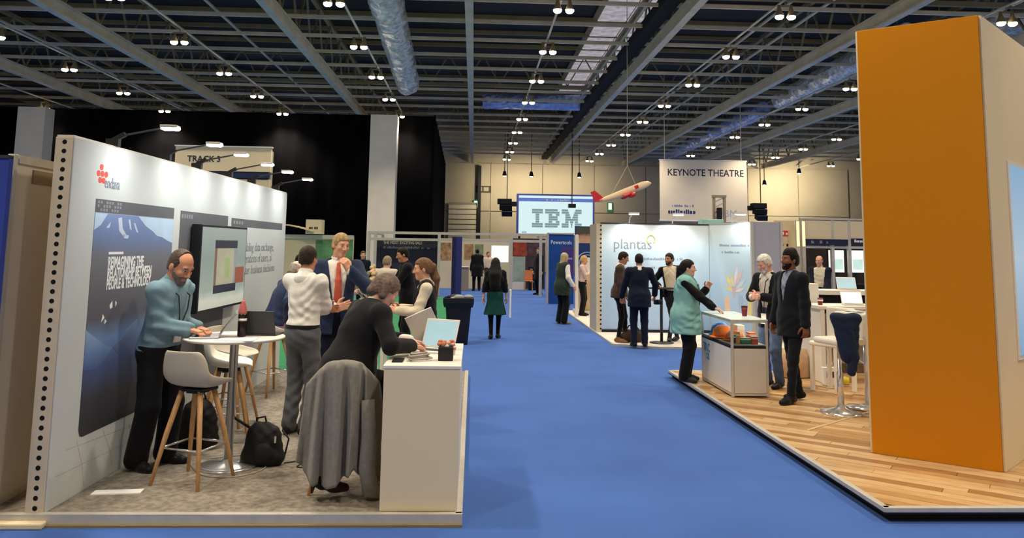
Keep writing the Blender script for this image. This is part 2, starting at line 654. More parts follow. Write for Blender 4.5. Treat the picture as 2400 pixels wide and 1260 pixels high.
# ------------------------------------------------------------------ orange tower
M_ORANGE = mat('orange_paint', '#ca7e00', 0.42, var=0.02, scale=0.8, spec=0.3)
tw = thing('orange_tower', 'tall orange display tower with a cream side on the oak deck', 'tower', (4.45, 6.64, 0.1))
pb = [(-0.80, 0.61), (0.0, 0.0), (1.55, 1.40), (0.72, 2.0)]
MB().prism([(x * 0.985 + 0.01, y * 0.985 + 0.02) for x, y in pb], 0.0, 3.905).build('core', M_CREAM, tw)


def face(a, b, t, z0, z1, name, m, par, e=0.0):
    a, b = Vector((a[0], a[1], 0)), Vector((b[0], b[1], 0))
    u = (b - a).normalized()
    n = Vector((u.y, -u.x, 0))
    ps = [a, b, b + n * t, a + n * t]
    return MB().prism([(p.x, p.y) for p in ps], z0, z1).build(name, m, par, bevel=e)


face(pb[0], pb[1], 0.02, 0.0, 3.91, 'front_panel', M_ORANGE, tw, 0.003)
sp_ = face(pb[1], pb[2], 0.02, 0.0, 3.91, 'side_panel', M_CREAM, tw, 0.003)
face(pb[3], pb[0], 0.02, 0.0, 3.91, 'back_panel', M_CREAM, tw, 0.003)
_u = (Vector((1.55, 1.40, 0))).normalized()
_Mt = frame((0, 0, 0), (_u.x, _u.y))
scr = panel('screen', ramp_mat('tower_screen', [(0, '#8fb8dc'), (0.5, '#c8dff0'), (1, '#9cc4e6')], emit=0.6), tw, _Mt, 0.62, 0.9, 1.5, 2.62, 0.02, 0.022)
panel('screen_frame', M_WHITE, tw, _Mt, 0.58, 0.86, 1.54, 2.66, 0.012, 0.021)

# ================================================================== people
# Every figure is grown as a smooth union of tapered limbs (signed distances on a grid, polygonised by surface nets):
# one continuous body, with the clothes as shells of their own.
def surf_nets(D, lo, h):
    S = D < 0
    c = np.zeros(tuple(n - 1 for n in D.shape), np.int8)
    cs = [(i, j, k) for i in (0, 1) for j in (0, 1) for k in (0, 1)]
    nx, ny, nz = c.shape
    for i, j, k in cs:
        c += S[i:i + nx, j:j + ny, k:k + nz]
    act = (c > 0) & (c < 8)
    idx = np.argwhere(act)
    if len(idx) == 0:
        return np.zeros((0, 3)), np.zeros((0, 4), int)
    ids = -np.ones(c.shape, np.int64)
    ids[act] = np.arange(len(idx))
    vals = np.stack([D[idx[:, 0] + i, idx[:, 1] + j, idx[:, 2] + k] for i, j, k in cs], 1)
    acc = np.zeros((len(idx), 3))
    cnt = np.zeros(len(idx))
    ca = np.array(cs, float)
    for a in range(8):
        for b in range(a + 1, 8):
            if np.abs(ca[a] - ca[b]).sum() != 1:
                continue
            va, vb = vals[:, a], vals[:, b]
            m = (va < 0) != (vb < 0)
            t = np.where(m, va / np.where(m, va - vb, 1), 0)
            p = ca[a] + (ca[b] - ca[a]) * t[:, None]
            acc += p * m[:, None]
            cnt += m
    V = (idx + acc / cnt[:, None]) * h + lo
    Q = []
    for ax in range(3):
        sl0 = [slice(None)] * 3
        sl1 = [slice(None)] * 3
        sl0[ax] = slice(0, -1)
        sl1[ax] = slice(1, None)
        A, B = S[tuple(sl0)], S[tuple(sl1)]
        e = np.argwhere(A != B)
        o1, o2 = [(1, 2), (2, 0), (0, 1)][ax]
        ok = (e[:, o1] > 0) & (e[:, o2] > 0) & (e[:, o1] < D.shape[o1] - 1) & (e[:, o2] < D.shape[o2] - 1)
        e = e[ok]
        flip = B[tuple(e.T)]
        q = []
        for d1, d2 in ((1, 1), (0, 1), (0, 0), (1, 0)):
            f = e.copy()
            f[:, o1] -= d1
            f[:, o2] -= d2
            q.append(ids[tuple(f.T)])
        q = np.stack(q, 1)
        q[flip] = q[flip][:, ::-1]
        Q.append(q)
    return V, np.concatenate(Q)


def vv(*a):
    return np.array(a, float)


def nrm(v):
    return v / (np.linalg.norm(v) + 1e-9)


def rot(ax, a):
    c, s = cos(a), sin(a)
    return {'x': np.array([[1, 0, 0], [0, c, -s], [0, s, c]]), 'y': np.array([[c, 0, s], [0, 1, 0], [-s, 0, c]]),
            'z': np.array([[c, -s, 0], [s, c, 0], [0, 0, 1]])}[ax]


class Field:
    def __init__(s, lo, hi, h):
        s.h = h
        s.lo = np.array(lo, float)
        n = np.ceil((np.array(hi) - s.lo) / h).astype(int) + 1
        s.n = n
        s.ax = [(s.lo[i] + h * np.arange(n[i])).astype(np.float32) for i in range(3)]
        s.D = np.full(n, 0.3, np.float32)

    def sl(s, lo, hi):
        a = np.clip(np.floor((lo - s.lo) / s.h).astype(int), 0, s.n)
        b = np.clip(np.ceil((hi - s.lo) / s.h).astype(int) + 1, 0, s.n)
        if np.any(b <= a):
            return None, None
        r = tuple(slice(a[i], b[i]) for i in range(3))
        return r, (s.ax[0][r[0]][:, None, None], s.ax[1][r[1]][None, :, None], s.ax[2][r[2]][None, None, :])

    def add(s, prim, cut=False):
        kind = prim[0]
        if kind == 'cap':
            _, a, b, ra, rb, k = prim[:6]
            fl = prim[6] if len(prim) > 6 else None
            R = max(ra, rb) * (fl[2] if fl and len(fl) > 2 else 1.0)
            lo, hi = np.minimum(a, b) - R, np.maximum(a, b) + R
        elif kind == 'ell':
            _, c, Rm, r, k = prim
            e = np.sqrt((Rm ** 2) @ (np.array(r) ** 2))
            lo, hi = c - e, c + e
        elif kind == 'box':
            _, c, Rm, hf, rd, k = prim
            e = np.abs(Rm) @ np.array(hf) + rd
            lo, hi = c - e, c + e
        m = k + 0.03
        r, P = s.sl(lo - m, hi + m)
        if r is None:
            return
        X, Y, Z = P
        if kind == 'cap':
            ab = b - a
            L2 = float(ab @ ab) + 1e-12
            px, py, pz = X - a[0], Y - a[1], Z - a[2]
            t = np.clip((px * ab[0] + py * ab[1] + pz * ab[2]) / L2, 0, 1)
            dx, dy, dz = px - t * ab[0], py - t * ab[1], pz - t * ab[2]
            if fl:
                n_, f_ = fl[0], fl[1]
                q = (dx * n_[0] + dy * n_[1] + dz * n_[2]) * (f_ - 1)
                dx, dy, dz = dx + q * n_[0], dy + q * n_[1], dz + q * n_[2]
            d = np.sqrt(dx * dx + dy * dy + dz * dz) - (ra + (rb - ra) * t)
            if fl:
                d = d / max(f_, 1.0)
        else:
            px, py, pz = X - c[0], Y - c[1], Z - c[2]
            lx = px * Rm[0, 0] + py * Rm[1, 0] + pz * Rm[2, 0]
            ly = px * Rm[0, 1] + py * Rm[1, 1] + pz * Rm[2, 1]
            lz = px * Rm[0, 2] + py * Rm[1, 2] + pz * Rm[2, 2]
            if kind == 'ell':
                rr = prim[3]
                k0 = np.sqrt((lx / rr[0]) ** 2 + (ly / rr[1]) ** 2 + (lz / rr[2]) ** 2)
                k1 = np.sqrt((lx / rr[0] ** 2) ** 2 + (ly / rr[1] ** 2) ** 2 + (lz / rr[2] ** 2) ** 2)
                d = k0 * (k0 - 1) / (k1 + 1e-6)
            else:
                qx, qy, qz = np.abs(lx) - hf[0], np.abs(ly) - hf[1], np.abs(lz) - hf[2]
                d = np.sqrt(np.maximum(qx, 0) ** 2 + np.maximum(qy, 0) ** 2 + np.maximum(qz, 0) ** 2) + \
                    np.minimum(np.maximum(np.maximum(qx, qy), qz), 0) - rd
        D = s.D[r]
        kk = max(k, 1e-4)
        if cut:
            g = np.maximum(kk - np.abs(D + d), 0) / kk
            s.D[r] = np.maximum(D, -d) + g * g * kk * 0.25
        else:
            g = np.maximum(kk - np.abs(D - d), 0) / kk
            s.D[r] = np.minimum(D, d) - g * g * kk * 0.25

    def all(s, prims):
        for p in prims:
            s.add(p)
        return s

    def grid(s):
        return s.ax[0][:, None, None], s.ax[1][None, :, None], s.ax[2][None, None, :]

    def local(s, o, Rm):
        X, Y, Z = s.grid()
        px, py, pz = X - o[0], Y - o[1], Z - o[2]
        return (px * Rm[0, 0] + py * Rm[1, 0] + pz * Rm[2, 0], px * Rm[0, 1] + py * Rm[1, 1] + pz * Rm[2, 1],
                px * Rm[0, 2] + py * Rm[1, 2] + pz * Rm[2, 2])

    def keep(s, g):
        """cut away where g > 0"""
        s.D = np.maximum(s.D, g).astype(np.float32)
        return s

    def folds(s, amp, f=1.0, seed=0):
        X, Y, Z = s.grid()
        ph = seed * 1.7
        w1 = np.sin(f * (62 * Z + 28 * X) + 3 * np.sin(f * (13 * X + 9 * Y) + ph)) * np.clip(np.sin(f * (7 * X + 9 * Y + 5 * Z) + ph) + 0.2, 0, 1)
        w2 = np.sin(f * (45 * X - 38 * Z + 20 * Y) + 3 * np.sin(f * (12 * Z + 8 * Y) + ph)) * np.clip(np.sin(f * (9 * Z - 6 * X + 7 * Y) + 2 * ph), 0, 1)
        s.D = (s.D + amp * (w1 + w2)).astype(np.float32)
        return s

    def mesh(s):
        return surf_nets(s.D, s.lo, s.h)


def np_mesh(name, parts, mats, faces_mat=None):
    """parts: [(V, Q, material index or array)]"""
    vs, fs, mi = [], [], []
    o = 0
    for V, Q, m in parts:
        if len(V) == 0:
            continue
        vs.append(V)
        fs.append(Q + o)
        mi.append(np.full(len(Q), m) if np.isscalar(m) else m)
        o += len(V)
    V = np.concatenate(vs)
    Q = np.concatenate(fs)
    mi = np.concatenate(mi)
    me = bpy.data.meshes.new(name)
    me.vertices.add(len(V))
    me.vertices.foreach_set('co', V.astype(np.float32).ravel())
    me.loops.add(len(Q) * 4)
    me.loops.foreach_set('vertex_index', Q.astype(np.int32).ravel())
    me.polygons.add(len(Q))
    me.polygons.foreach_set('loop_start', np.arange(len(Q), dtype=np.int32) * 4)
    me.polygons.foreach_set('loop_total', np.full(len(Q), 4, np.int32))
    for m in mats:
        me.materials.append(m)
    me.polygons.foreach_set('material_index', mi.astype(np.int32))
    me.polygons.foreach_set('use_smooth', np.ones(len(Q), bool))
    me.update(calc_edges=True)
    return me


def ball_part(c, r, mi, n=8, m=6):
    b = MB().ball(c, r, n, m)
    V = np.array(b.v)
    Q = np.array([f for f in b.f])
    return V, Q, mi


def ik(a, t, l1, l2, pole):
    d = t - a
    L = np.linalg.norm(d)
    L2 = min(L, (l1 + l2) * 0.999)
    u = d / (L + 1e-9)
    t = a + u * L2
    x = (l1 * l1 - l2 * l2 + L2 * L2) / (2 * L2)
    y = sqrt(max(l1 * l1 - x * x, 0))
    p = pole - u * (pole @ u)
    return a + u * x + nrm(p) * y, t


def skel(H=1.78, lean=0, side=0, twist=0, hipyaw=0, pelvis=None, lh=None, rh=None, le=(0.35, 1, -0.2), re=(-0.35, 1, -0.2),
         lf=None, rf=None, lk=(0.15, -1, 0), rk=(-0.15, -1, 0), head=(0, 0, 0), wide=1.0, girth=1.0, lfy=12, rfy=-12, hd=1.0):
    s = H / 1.78
    k = dict(s=s, g=girth)
    PR = rot('z', radians(hipyaw)) @ rot('x', radians(lean * 0.35))
    CR = rot('z', radians(twist)) @ rot('x', radians(lean)) @ rot('y', radians(side))
    P = np.array(pelvis, float) if pelvis is not None else vv(0, 0, 0.955 * s)
    W = P + PR @ vv(0, 0, 0.13 * s)
    k.update(PR=PR, CR=CR, P=P, W=W)
    N = W + CR @ vv(0, 0.015, 0.405) * s
    k['N'] = N
    HR = rot('z', radians(head[0])) @ rot('x', radians(head[1])) @ rot('y', radians(head[2]))
    up = nrm(CR @ vv(0, -0.12, 1) * 0.6 + HR @ vv(0, -0.1, 1))
    k['HR'] = HR
    k['hs'] = s ** 0.5 * hd
    k['HC'] = N + up * 0.155 * s + HR @ vv(0, -0.01, 0)
    for n, sg in (('l', 1), ('r', -1)):
        sh = W + CR @ vv(sg * 0.175 * wide, 0.01, 0.345) * s
        hp = P + PR @ vv(sg * 0.088, 0, -0.03) * s
        hand = lh if n == 'l' else rh
        pole = np.array(le if n == 'l' else re, float)
        if hand is None:
            hand = (sg * 0.27 * s * wide, -0.05, P[2] - 0.09 * s)
        el, wr = ik(sh, np.array(hand, float), 0.285 * s, 0.25 * s, pole)
        ft = lf if n == 'l' else rf
        if ft is None:
            ft = (sg * 0.10 * s, 0.02, 0.085 * s)
        kn, an = ik(hp, np.array(ft, float), 0.43 * s, 0.42 * s, np.array(lk if n == 'l' else rk, float))
        k.update({n + 'sh': sh, n + 'el': el, n + 'wr': wr, n + 'hp': hp, n + 'kn': kn, n + 'an': an,
                  n + 'fy': radians(lfy if n == 'l' else rfy)})
    return k


def torso(k, off, g=None, reach=1.0):
    s, g = k['s'], g or k['g']
    CR, PR = k['CR'], k['PR']
    W, P, N = k['W'], k['P'], k['N']
    ps = [('ell', W + CR @ vv(0, 0.0, 0.20) * s, CR, (0.160 * s * sqrt(g) + off, 0.112 * s * g + off, 0.23 * s + off), 0.05),
          ('ell', W + CR @ vv(0, -0.012, 0.0) * s, CR, (0.143 * s * g + off, 0.108 * s * g + off, 0.19 * s), 0.06),
          ('ell', P + PR @ vv(0, 0.012, -0.02) * s, PR, (0.165 * s * g + off, 0.122 * s * g + off, 0.16 * s + off), 0.06)]
    for n in 'lr':
        ps.append(('cap', N - CR @ vv(0, 0.0, 0.055) * s, N + (k[n + 'sh'] - N) * reach, 0.046 * s + off * 0.8, 0.056 * s + off, 0.06))
    return ps


def arms(k, off, wrist=0.0, sides='lr', upto=1.0, loose=0.0):
    s = k['s']
    ps = []
    for n in sides:
        sh, el, wr = k[n + 'sh'], k[n + 'el'], k[n + 'wr']
        e = el + (wr - el) * upto
        ps.append(('cap', sh, el, 0.056 * s + off, 0.043 * s + off + loose * 0.5, 0.035))
        ps.append(('cap', el, e, 0.043 * s + off + loose * 0.5, 0.031 * s + off + wrist + loose * 0.5, 0.03))
    return ps


def legs(k, off, flare=0.0, upto=1.0):
    s, g = k['s'], k['g']
    ps = []
    for n in 'lr':
        hp, kn, an = k[n + 'hp'], k[n + 'kn'], k[n + 'an']
        e = kn + (an - kn) * upto
        ps.append(('cap', hp, kn, 0.086 * s * g + off, 0.058 * s + off + flare * 0.5, 0.04))
        ps.append(('cap', kn, e, 0.057 * s + off + flare * 0.5, 0.040 * s + off + flare, 0.03))
    return ps


HAIRLINE = {
    'short': ((-.12, .085), (-.075, .07), (-.045, .052), (-.03, .0), (-.012, -.005), (.012, .012), (.045, -.045), (.12, -.065)),
    'ring': ((-.12, .3), (-.05, .3), (-.03, .02), (-.012, -.01), (.012, .012), (.045, -.045), (.12, -.06)),
    'receding': ((-.12, .3), (-.05, .3), (-.03, .02), (-.012, -.01), (.012, .012), (.045, -.045), (.12, -.06)),
    'bob': ((-.12, .085), (-.075, .065), (-.04, .04), (-.02, -.2), (.12, -.2)),
    'none': ((-.12, 9), (.12, 9)),
}


def head_parts(k, h):
    s = k['hs']
    HR, HC = k['HR'], k['HC']

    def L(x, y, z):
        return HC + HR @ vv(x, y, z) * s
    f = Field(HC - 0.19 * s, HC + 0.19 * s, h)
    N = k['N']
    f.add(('cap', N - vv(0, 0, 0.02), L(0, 0.022, -0.06), 0.062 * s, 0.052 * s, 0.02))
    f.add(('ell', L(0, 0.012, 0.036), HR, (0.074 * s, 0.094 * s, 0.084 * s), 0.02))
    f.add(('ell', L(0, -0.022, -0.034), HR, (0.059 * s, 0.066 * s, 0.078 * s), 0.04))
    f.add(('cap', L(-0.012, -0.066, -0.092), L(0.012, -0.066, -0.092), 0.02 * s, 0.02 * s, 0.03))
    f.add(('cap', L(-0.034, -0.074, 0.03), L(0.034, -0.074, 0.03), 0.012 * s, 0.012 * s, 0.02))
    for sx in (-1, 1):
        f.add(('ell', L(sx * 0.031, -0.094, 0.011), HR, (0.017 * s, 0.014 * s, 0.011 * s), 0.014), cut=True)
        f.add(('ell', L(sx * 0.075, 0.012, -0.004), HR, (0.010 * s, 0.02 * s, 0.031 * s), 0.008))
        f.add(('ell', L(sx * 0.040, -0.062, -0.018), HR, (0.02 * s, 0.018 * s, 0.018 * s), 0.025))
    f.add(('cap', L(0, -0.084, 0.02), L(0, -0.107, -0.022), 0.009 * s, 0.013 * s, 0.012))
    for sx in (-1, 1):
        f.add(('cap', L(sx * 0.011, -0.092, -0.026), L(sx * 0.011, -0.094, -0.026), 0.009 * s, 0.009 * s, 0.008))
    f.add(('cap', L(-0.018, -0.082, -0.053), L(0.018, -0.082, -0.053), 0.007 * s, 0.007 * s, 0.008))
    f.add(('cap', L(-0.015, -0.081, -0.064), L(0.015, -0.081, -0.064), 0.008 * s, 0.008 * s, 0.008))
    V, Q = f.mesh()
    fc = ((V[Q].mean(1) - HC) @ HR) / s
    mi = np.zeros(len(Q), int)
    mi[(np.abs(fc[:, 0]) < 0.021) & (fc[:, 1] < -0.07) & (fc[:, 2] < -0.049) & (fc[:, 2] > -0.067)] = 3
    ax_ = np.abs(fc[:, 0])
    mi[(ax_ > 0.015) & (ax_ < 0.046) & (fc[:, 1] < -0.055) & (np.abs(fc[:, 2] - (0.034 - 9 * (ax_ - 0.033) ** 2)) < 0.0036)] = 4
    out = [(V, Q, mi)]
    for sx in (-1, 1):
        out.append(ball_part(L(sx * 0.031, -0.0735, 0.011), 0.0115 * s, 1))
        out.append(ball_part(L(sx * 0.031, -0.0805, 0.011), 0.0064 * s, 2))
    return out


def hair_mesh(k, h, style, extra=()):
    s = k['hs']
    HR, HC = k['HR'], k['HC']

    def L(x, y, z):
        return HC + HR @ vv(x, y, z) * s
    lo, hi = HC - 0.2 * s, HC + 0.2 * s
    ex = []
    for e in extra:
        a, b = L(*e[0]), L(*e[1])
        ex.append(('cap', a, b, e[2] * s, e[3] * s, 0.03))
        lo = np.minimum(lo, np.minimum(a, b) - 0.2)
        hi = np.maximum(hi, np.maximum(a, b) + 0.2)
    f = Field(lo, hi, h)
    thick = 0.018 if style == 'bob' else (0.007 if style in ('ring', 'receding') else 0.014)
    f.add(('ell', L(0, 0.014, 0.038), HR, ((0.074 + thick * 0.65) * s, (0.094 + thick * 0.8) * s, (0.084 + thick) * s), 0.02))
    f.add(('ell', L(0, 0.03, -0.02), HR, ((0.068 + thick * 0.6) * s, (0.066 + thick) * s, (0.07) * s), 0.03))
    x, y, z = f.local(HC, HR)
    tab = HAIRLINE[style]
    zl = np.interp(y / s, [t[0] for t in tab], [t[1] for t in tab]) * s
    n = 0.004 * (np.sin(90 * x) * np.sin(110 * y + 60 * z) + np.sin(70 * y - 120 * x))
    g = (zl - z) * 0.7 + n
    if style == 'ring':
        g = np.maximum(g, z - (0.075 * s - np.maximum(0, (0.05 - y)) * 0.55))
    if style == 'receding':
        g = np.maximum(g, z - np.interp(y / s, [-.12, -.04, -.02, -.005, .0], [.02, .045, .07, .085, 1.0]) * s + n)
    f.keep(g)
    for e in ex:
        f.add(e)
    f.folds(0.0009, 3.6, 3)
    return f.mesh()


def beard_mesh(k, h):
    s = k['hs']
    HR, HC = k['HR'], k['HC']

    def L(x, y, z):
        return HC + HR @ vv(x, y, z) * s
    f = Field(HC - 0.17 * s, HC + 0.1 * s, h)
    f.add(('ell', L(0, -0.021, -0.036), HR, (0.063 * s, 0.070 * s, 0.080 * s), 0.04))
    f.add(('cap', L(-0.012, -0.068, -0.094), L(0.012, -0.068, -0.094), 0.024 * s, 0.024 * s, 0.03))
    x, y, z = f.local(HC, HR)
    g = z - (-0.040 + 0.5 * np.maximum(np.abs(x) / s - 0.03, 0)) * s
    g = np.maximum(g, y - 0.02 * s)
    g = np.maximum(g, -(np.maximum(np.abs(x) - 0.02 * s, np.maximum(np.abs(z + 0.058 * s) - 0.010 * s, y + 0.06 * s))))
    f.keep(g)
    return f.mesh()


def hand_parts(k, n, h, spec):
    """palm, four fingers of different lengths and a thumb from the side of the palm"""
    s = k['s']
    W, el = k[n + 'wr'], k[n + 'el']
    curl = spec.get('curl', 0.5)
    d = nrm(np.array(spec['d'], float)) if 'd' in spec else nrm(W - el)
    pn = np.array(spec['n'], float) if 'n' in spec else (vv(1, 0.15, 0) if n == 'r' else vv(-1, 0.15, 0))
    pn = nrm(pn - d * (pn @ d))
    sg = 1 if n == 'r' else -1
    t = np.cross(d, pn) * sg
    R = np.stack([t, d, pn], 1)
    f = Field(W - 0.22 * s, W + 0.22 * s, h)
    f.add(('cap', W - d * 0.05 * s, W + d * 0.02 * s, 0.027 * s, 0.025 * s, 0.02))
    f.add(('box', W + d * 0.052 * s, R, (0.029 * s, 0.036 * s, 0.006 * s), 0.009 * s, 0.015))
    fat = max(0.0, h - 0.004) * 0.5
    for off, Lg in ((0.030, 0.072), (0.010, 0.080), (-0.010, 0.074), (-0.029, 0.058)):
        p = W + (d * 0.086 + t * off) * s
        a = 0.0
        dd = nrm(d + t * off * 1.6)
        rads = [0.0098, 0.0092, 0.0084, 0.0074]
        for i, (fr, inc) in enumerate(((0.45, 0.75), (0.3, 1.0), (0.25, 0.7))):
            a += curl * inc
            q = p + (dd * cos(a) + pn * sin(a)) * Lg * fr * s
            f.add(('cap', p, q, rads[i] * s + fat, rads[i + 1] * s + fat, 0.004))
            p = q
    p = W + (d * 0.022 + t * 0.03) * s
    for dr, Lg, r0, r1 in ((d * 0.62 + t * 0.72 + pn * 0.3, 0.046, 0.014, 0.011), (d * 0.85 + t * 0.25 + pn * (0.3 + curl * 0.5), 0.032, 0.011, 0.0095),
                           (d * 0.9 + t * 0.05 + pn * (0.3 + curl * 0.6), 0.026, 0.0095, 0.008)):
        q = p + nrm(dr) * Lg * s
        f.add(('cap', p, q, r0 * s + fat, r1 * s + fat, 0.006))
        p = q
    return f.mesh()


def bounds(ps, m=0.05):
    lo, hi = np.full(3, 9.0), np.full(3, -9.0)
    for p in ps:
        if p[0] == 'cap':
            R = max(p[3], p[4])
            lo = np.minimum(lo, np.minimum(p[1], p[2]) - R)
            hi = np.maximum(hi, np.maximum(p[1], p[2]) + R)
        else:
            e = np.sqrt((p[2] ** 2) @ (np.array(p[3]) ** 2))
            lo = np.minimum(lo, p[1] - e)
            hi = np.maximum(hi, p[1] + e)
    return lo - m, hi + m


def field_of(ps, h):
    lo, hi = bounds(ps)
    return Field(lo, hi, h).all(ps)


SKINS = {'light': mat('skin_light', '#d9a184', 0.5, var=0.06, scale=30), 'warm': mat('skin_warm', '#c58a68', 0.5, var=0.06, scale=30),
         'brown': mat('skin_brown', '#7d5138', 0.5, var=0.06, scale=30), 'pink': mat('skin_pink', '#dba793', 0.5, var=0.06, scale=30)}
M_EYE = mat('eye_white_shaded', '#c4b8ac', 0.25, var=0)  # white darkened: shade on the faces is put into the colour
M_IRIS = mat('eye_dark', '#2a1d16', 0.2, var=0)
M_LIP = {'light': mat('lip_light', '#c58876', 0.4, var=0.05), 'warm': mat('lip_warm', '#ad7260', 0.4, var=0.05), 'brown': mat('lip_brown', '#6a3f36', 0.4, var=0.05),
         'pink': mat('lip_pink', '#c98a7c', 0.4, var=0.05)}


def cloth(name, col, rough=0.85, var=0.10, scale=9, bump=0.55, bscale=13):
    return mat(name, col, rough, var=var, scale=scale, bump=bump, bscale=bscale, spec=0.15, sheen=0.08)


def person(label, loc, rz, sk, skin='warm', hair=('short', '#3a2a20'), hair_extra=(), beard=None, wear=(), shoes='#15151a', heel=False,
           lhand=None, rhand=None, hands='lr', group=None, belly=0.0):
    """loc: where the feet stand; rz: 0 faces the camera (-Y), 90 faces +X"""
    Y = max(loc[1], 4.5)
    h = min(max(0.0010 * Y, 0.0072), 0.026)
    hf = min(max(0.0006 * Y, 0.0040), 0.014)
    hh = min(max(0.0006 * Y, 0.0036), 0.012)
    k = skel(**sk)
    s = k['s']
    kinds = {w[0] for w in wear}
    hair_m = cloth('hair_' + hair[1].lstrip('#'), hair[1], 0.55, var=0.35, scale=40, bump=0.4, bscale=90)
    # --- the body
    ps = torso(k, -0.012 * s) + arms(k, -0.010 * s) + legs(k, -0.012 * s)
    V, Q = field_of(ps, max(h, 0.014)).mesh()
    parts = [(V, Q, 0)] + head_parts(k, hf)
    for n, sp in (('l', lhand), ('r', rhand)):
        if n in hands:
            V, Q = hand_parts(k, n, hh, sp or {})
            parts.append((V, Q, 0))
    me = np_mesh('person', parts, [SKINS[skin], M_EYE, M_IRIS, M_LIP[skin], hair_m])
    body = tag(link('person', me), label, 'person', group)
    body.location = loc
    body.rotation_euler = (0, 0, radians(rz))

    def child(name, VQ, m, solid=0.0):
        if len(VQ[0]) == 0:
            return None
        return link(name, np_mesh(name, [(VQ[0], VQ[1], 0)], [m]), body)
    if hair[0] != 'none':
        child('hair', hair_mesh(k, hf, hair[0], hair_extra), hair_m)
    if beard:
        child('beard', beard_mesh(k, hf), cloth('beard_' + beard.lstrip('#'), beard, 0.7, var=0.3, scale=40))
    CR, PR, W, P, N = k['CR'], k['PR'], k['W'], k['P'], k['N']
    for w in wear:
        kind, m = w[0], w[1]
        o = w[2] if len(w) > 2 else {}
        if kind in ('shirt', 'jumper', 'vest'):
            off = o.get('off', 0.006 if kind == 'shirt' else 0.012) * s
            ps = torso(k, off, None, 0.78 if kind == 'vest' else 1.0)
            hem = o.get('hem', -0.02 if kind == 'shirt' else -0.10)
            if hem < -0.12:
                ps.append(('cap', P + PR @ vv(0, 0.01, 0) * s, P + PR @ vv(0, 0.0, hem + 0.02) * s, 0.135 * s * k['g'] + off, 0.145 * s * k['g'] + off, 0.05,
                           (PR @ vv(1, 0, 0), 0.82, 1.25)))
            if kind != 'vest':
                ps += arms(k, off * 0.6 + 0.003, 0.003, o.get('arms', 'lr'), o.get('sleeve', 0.93), o.get('loose', 0.008))
            f = field_of(ps, h)
            x, y, z = f.local(P, PR)
            f.keep(hem * s - z)
            x, y, z = f.local(W, CR)
            f.folds(o.get('fold', 0.004), 1.0, len(label))
            if 'v' in o:       # open front
                b0, b1, w0 = o['v']
                wz = w0 * s + (np.clip((z / s - b0) / (b1 - b0), -0.0, 1)) * 0.075 * s
                f.keep(-np.maximum(np.abs(x) - np.where(z / s < b0, w0 * s - 1 if w0 <= 0 else w0 * s, wz), y + 0.0))
            child(o.get('name', kind), f.mesh(), m)
            if o.get('collar', kind == 'shirt'):
                up = nrm(CR @ vv(0, -0.25, 1))
                c0 = N - up * 0.035 * s
                f = Field(N - 0.16, N + 0.16, h * 0.6)
                f.add(('cap', c0, N + up * (0.016 * s + off * 0.5), 0.086 * s + off, 0.067 * s + off * 0.3, 0.01))
                f.add(('cap', N - up * 0.2 * s, N + up * 0.2 * s, 0.062 * s, 0.056 * s, 0.004), cut=True)
                xx, yy, zz = f.local(N, CR)
                f.keep(-np.maximum(np.abs(xx) - (0.010 + 0.25 * np.maximum(0.04 - zz, 0)) * s * 0.5, yy + 0.02))
                child('collar', f.mesh(), o.get('collar_mat', m))
        elif kind in ('jacket', 'coat'):
            off = o.get('off', 0.018) * s
            ps = torso(k, off)
            hem = o.get('hem', -0.17)
            ps.append(('cap', P + PR @ vv(0, 0.012, 0.02) * s, P + PR @ vv(0, 0.012, hem + 0.02) * s, 0.138 * s * k['g'] + off, 0.148 * s * k['g'] + off, 0.06,
                       (PR @ vv(1, 0, 0), 0.80, 1.3)))
            ps += arms(k, 0.013 * s, 0.008 * s, o.get('arms', 'lr'), o.get('sleeve', 0.95), 0.012)
            f = field_of(ps, h)
            x, y, z = f.local(P, PR)
            f.keep(hem * s - z)
            x, y, z = f.local(W, CR)
            f.folds(o.get('fold', 0.002), 0.8, len(label))
            b0, b1, w0 = o.get('v', (0.06, 0.40, 0.0))
            if o.get('open', True):
                t = (z / s - b0) / (b1 - b0)
                hw = np.where(t < 0, w0 * s - np.where(w0 > 0, 0.0, 0.05), (w0 + np.clip(t, 0, 1) * 0.07) * s)
                lo_front = np.where(t < 0, 0.25 * np.maximum(-t, 0) * 0.12 * s, 0)
                f.keep(-np.maximum(np.abs(x) - np.maximum(hw, hw + lo_front), y + 0.02))
            child(kind, f.mesh(), m)
            if o.get('collar', True):
                up = nrm(CR @ vv(0, -0.1, 1))
                f = Field(N - 0.16, N + 0.14, h * 0.55)
                f.add(('cap', N - up * 0.06 * s, N - up * 0.006 * s, 0.098 * s, 0.074 * s, 0.01))
                f.add(('cap', N - up * 0.2 * s, N + up * 0.2 * s, 0.067 * s, 0.064 * s, 0.004), cut=True)
                xx, yy, zz = f.local(N, CR)
                f.keep(-np.maximum(np.abs(xx) - 0.05 * s, yy + 0.03))
                child('lapel', f.mesh(), m)
        elif kind in ('trousers', 'tights'):
            off = (o.get('off', 0.010) if kind == 'trousers' else 0.002) * s
            ps = [('ell', P + PR @ vv(0, 0.012, -0.02) * s, PR, (0.166 * s * k['g'] + off, 0.124 * s * k['g'] + off, 0.17 * s), 0.06),
                  ('ell', W + PR @ vv(0, -0.01, -0.02) * s, PR, (0.145 * s * k['g'] + off, 0.112 * s * k['g'] + off, 0.16 * s), 0.06)]
            ps += legs(k, off, o.get('flare', 0.012 if kind == 'trousers' else 0), o.get('upto', 1.0))
            f = field_of(ps, h)
            x, y, z = f.local(P, PR)
            f.keep(z - o.get('top', 0.10) * s)
            f.folds(o.get('fold', 0.003 if kind == 'trousers' else 0.0), 0.8, len(label) + 3)
            f.keep(np.broadcast_to(0.02 - f.grid()[2], f.D.shape))
            child(kind, f.mesh(), m)
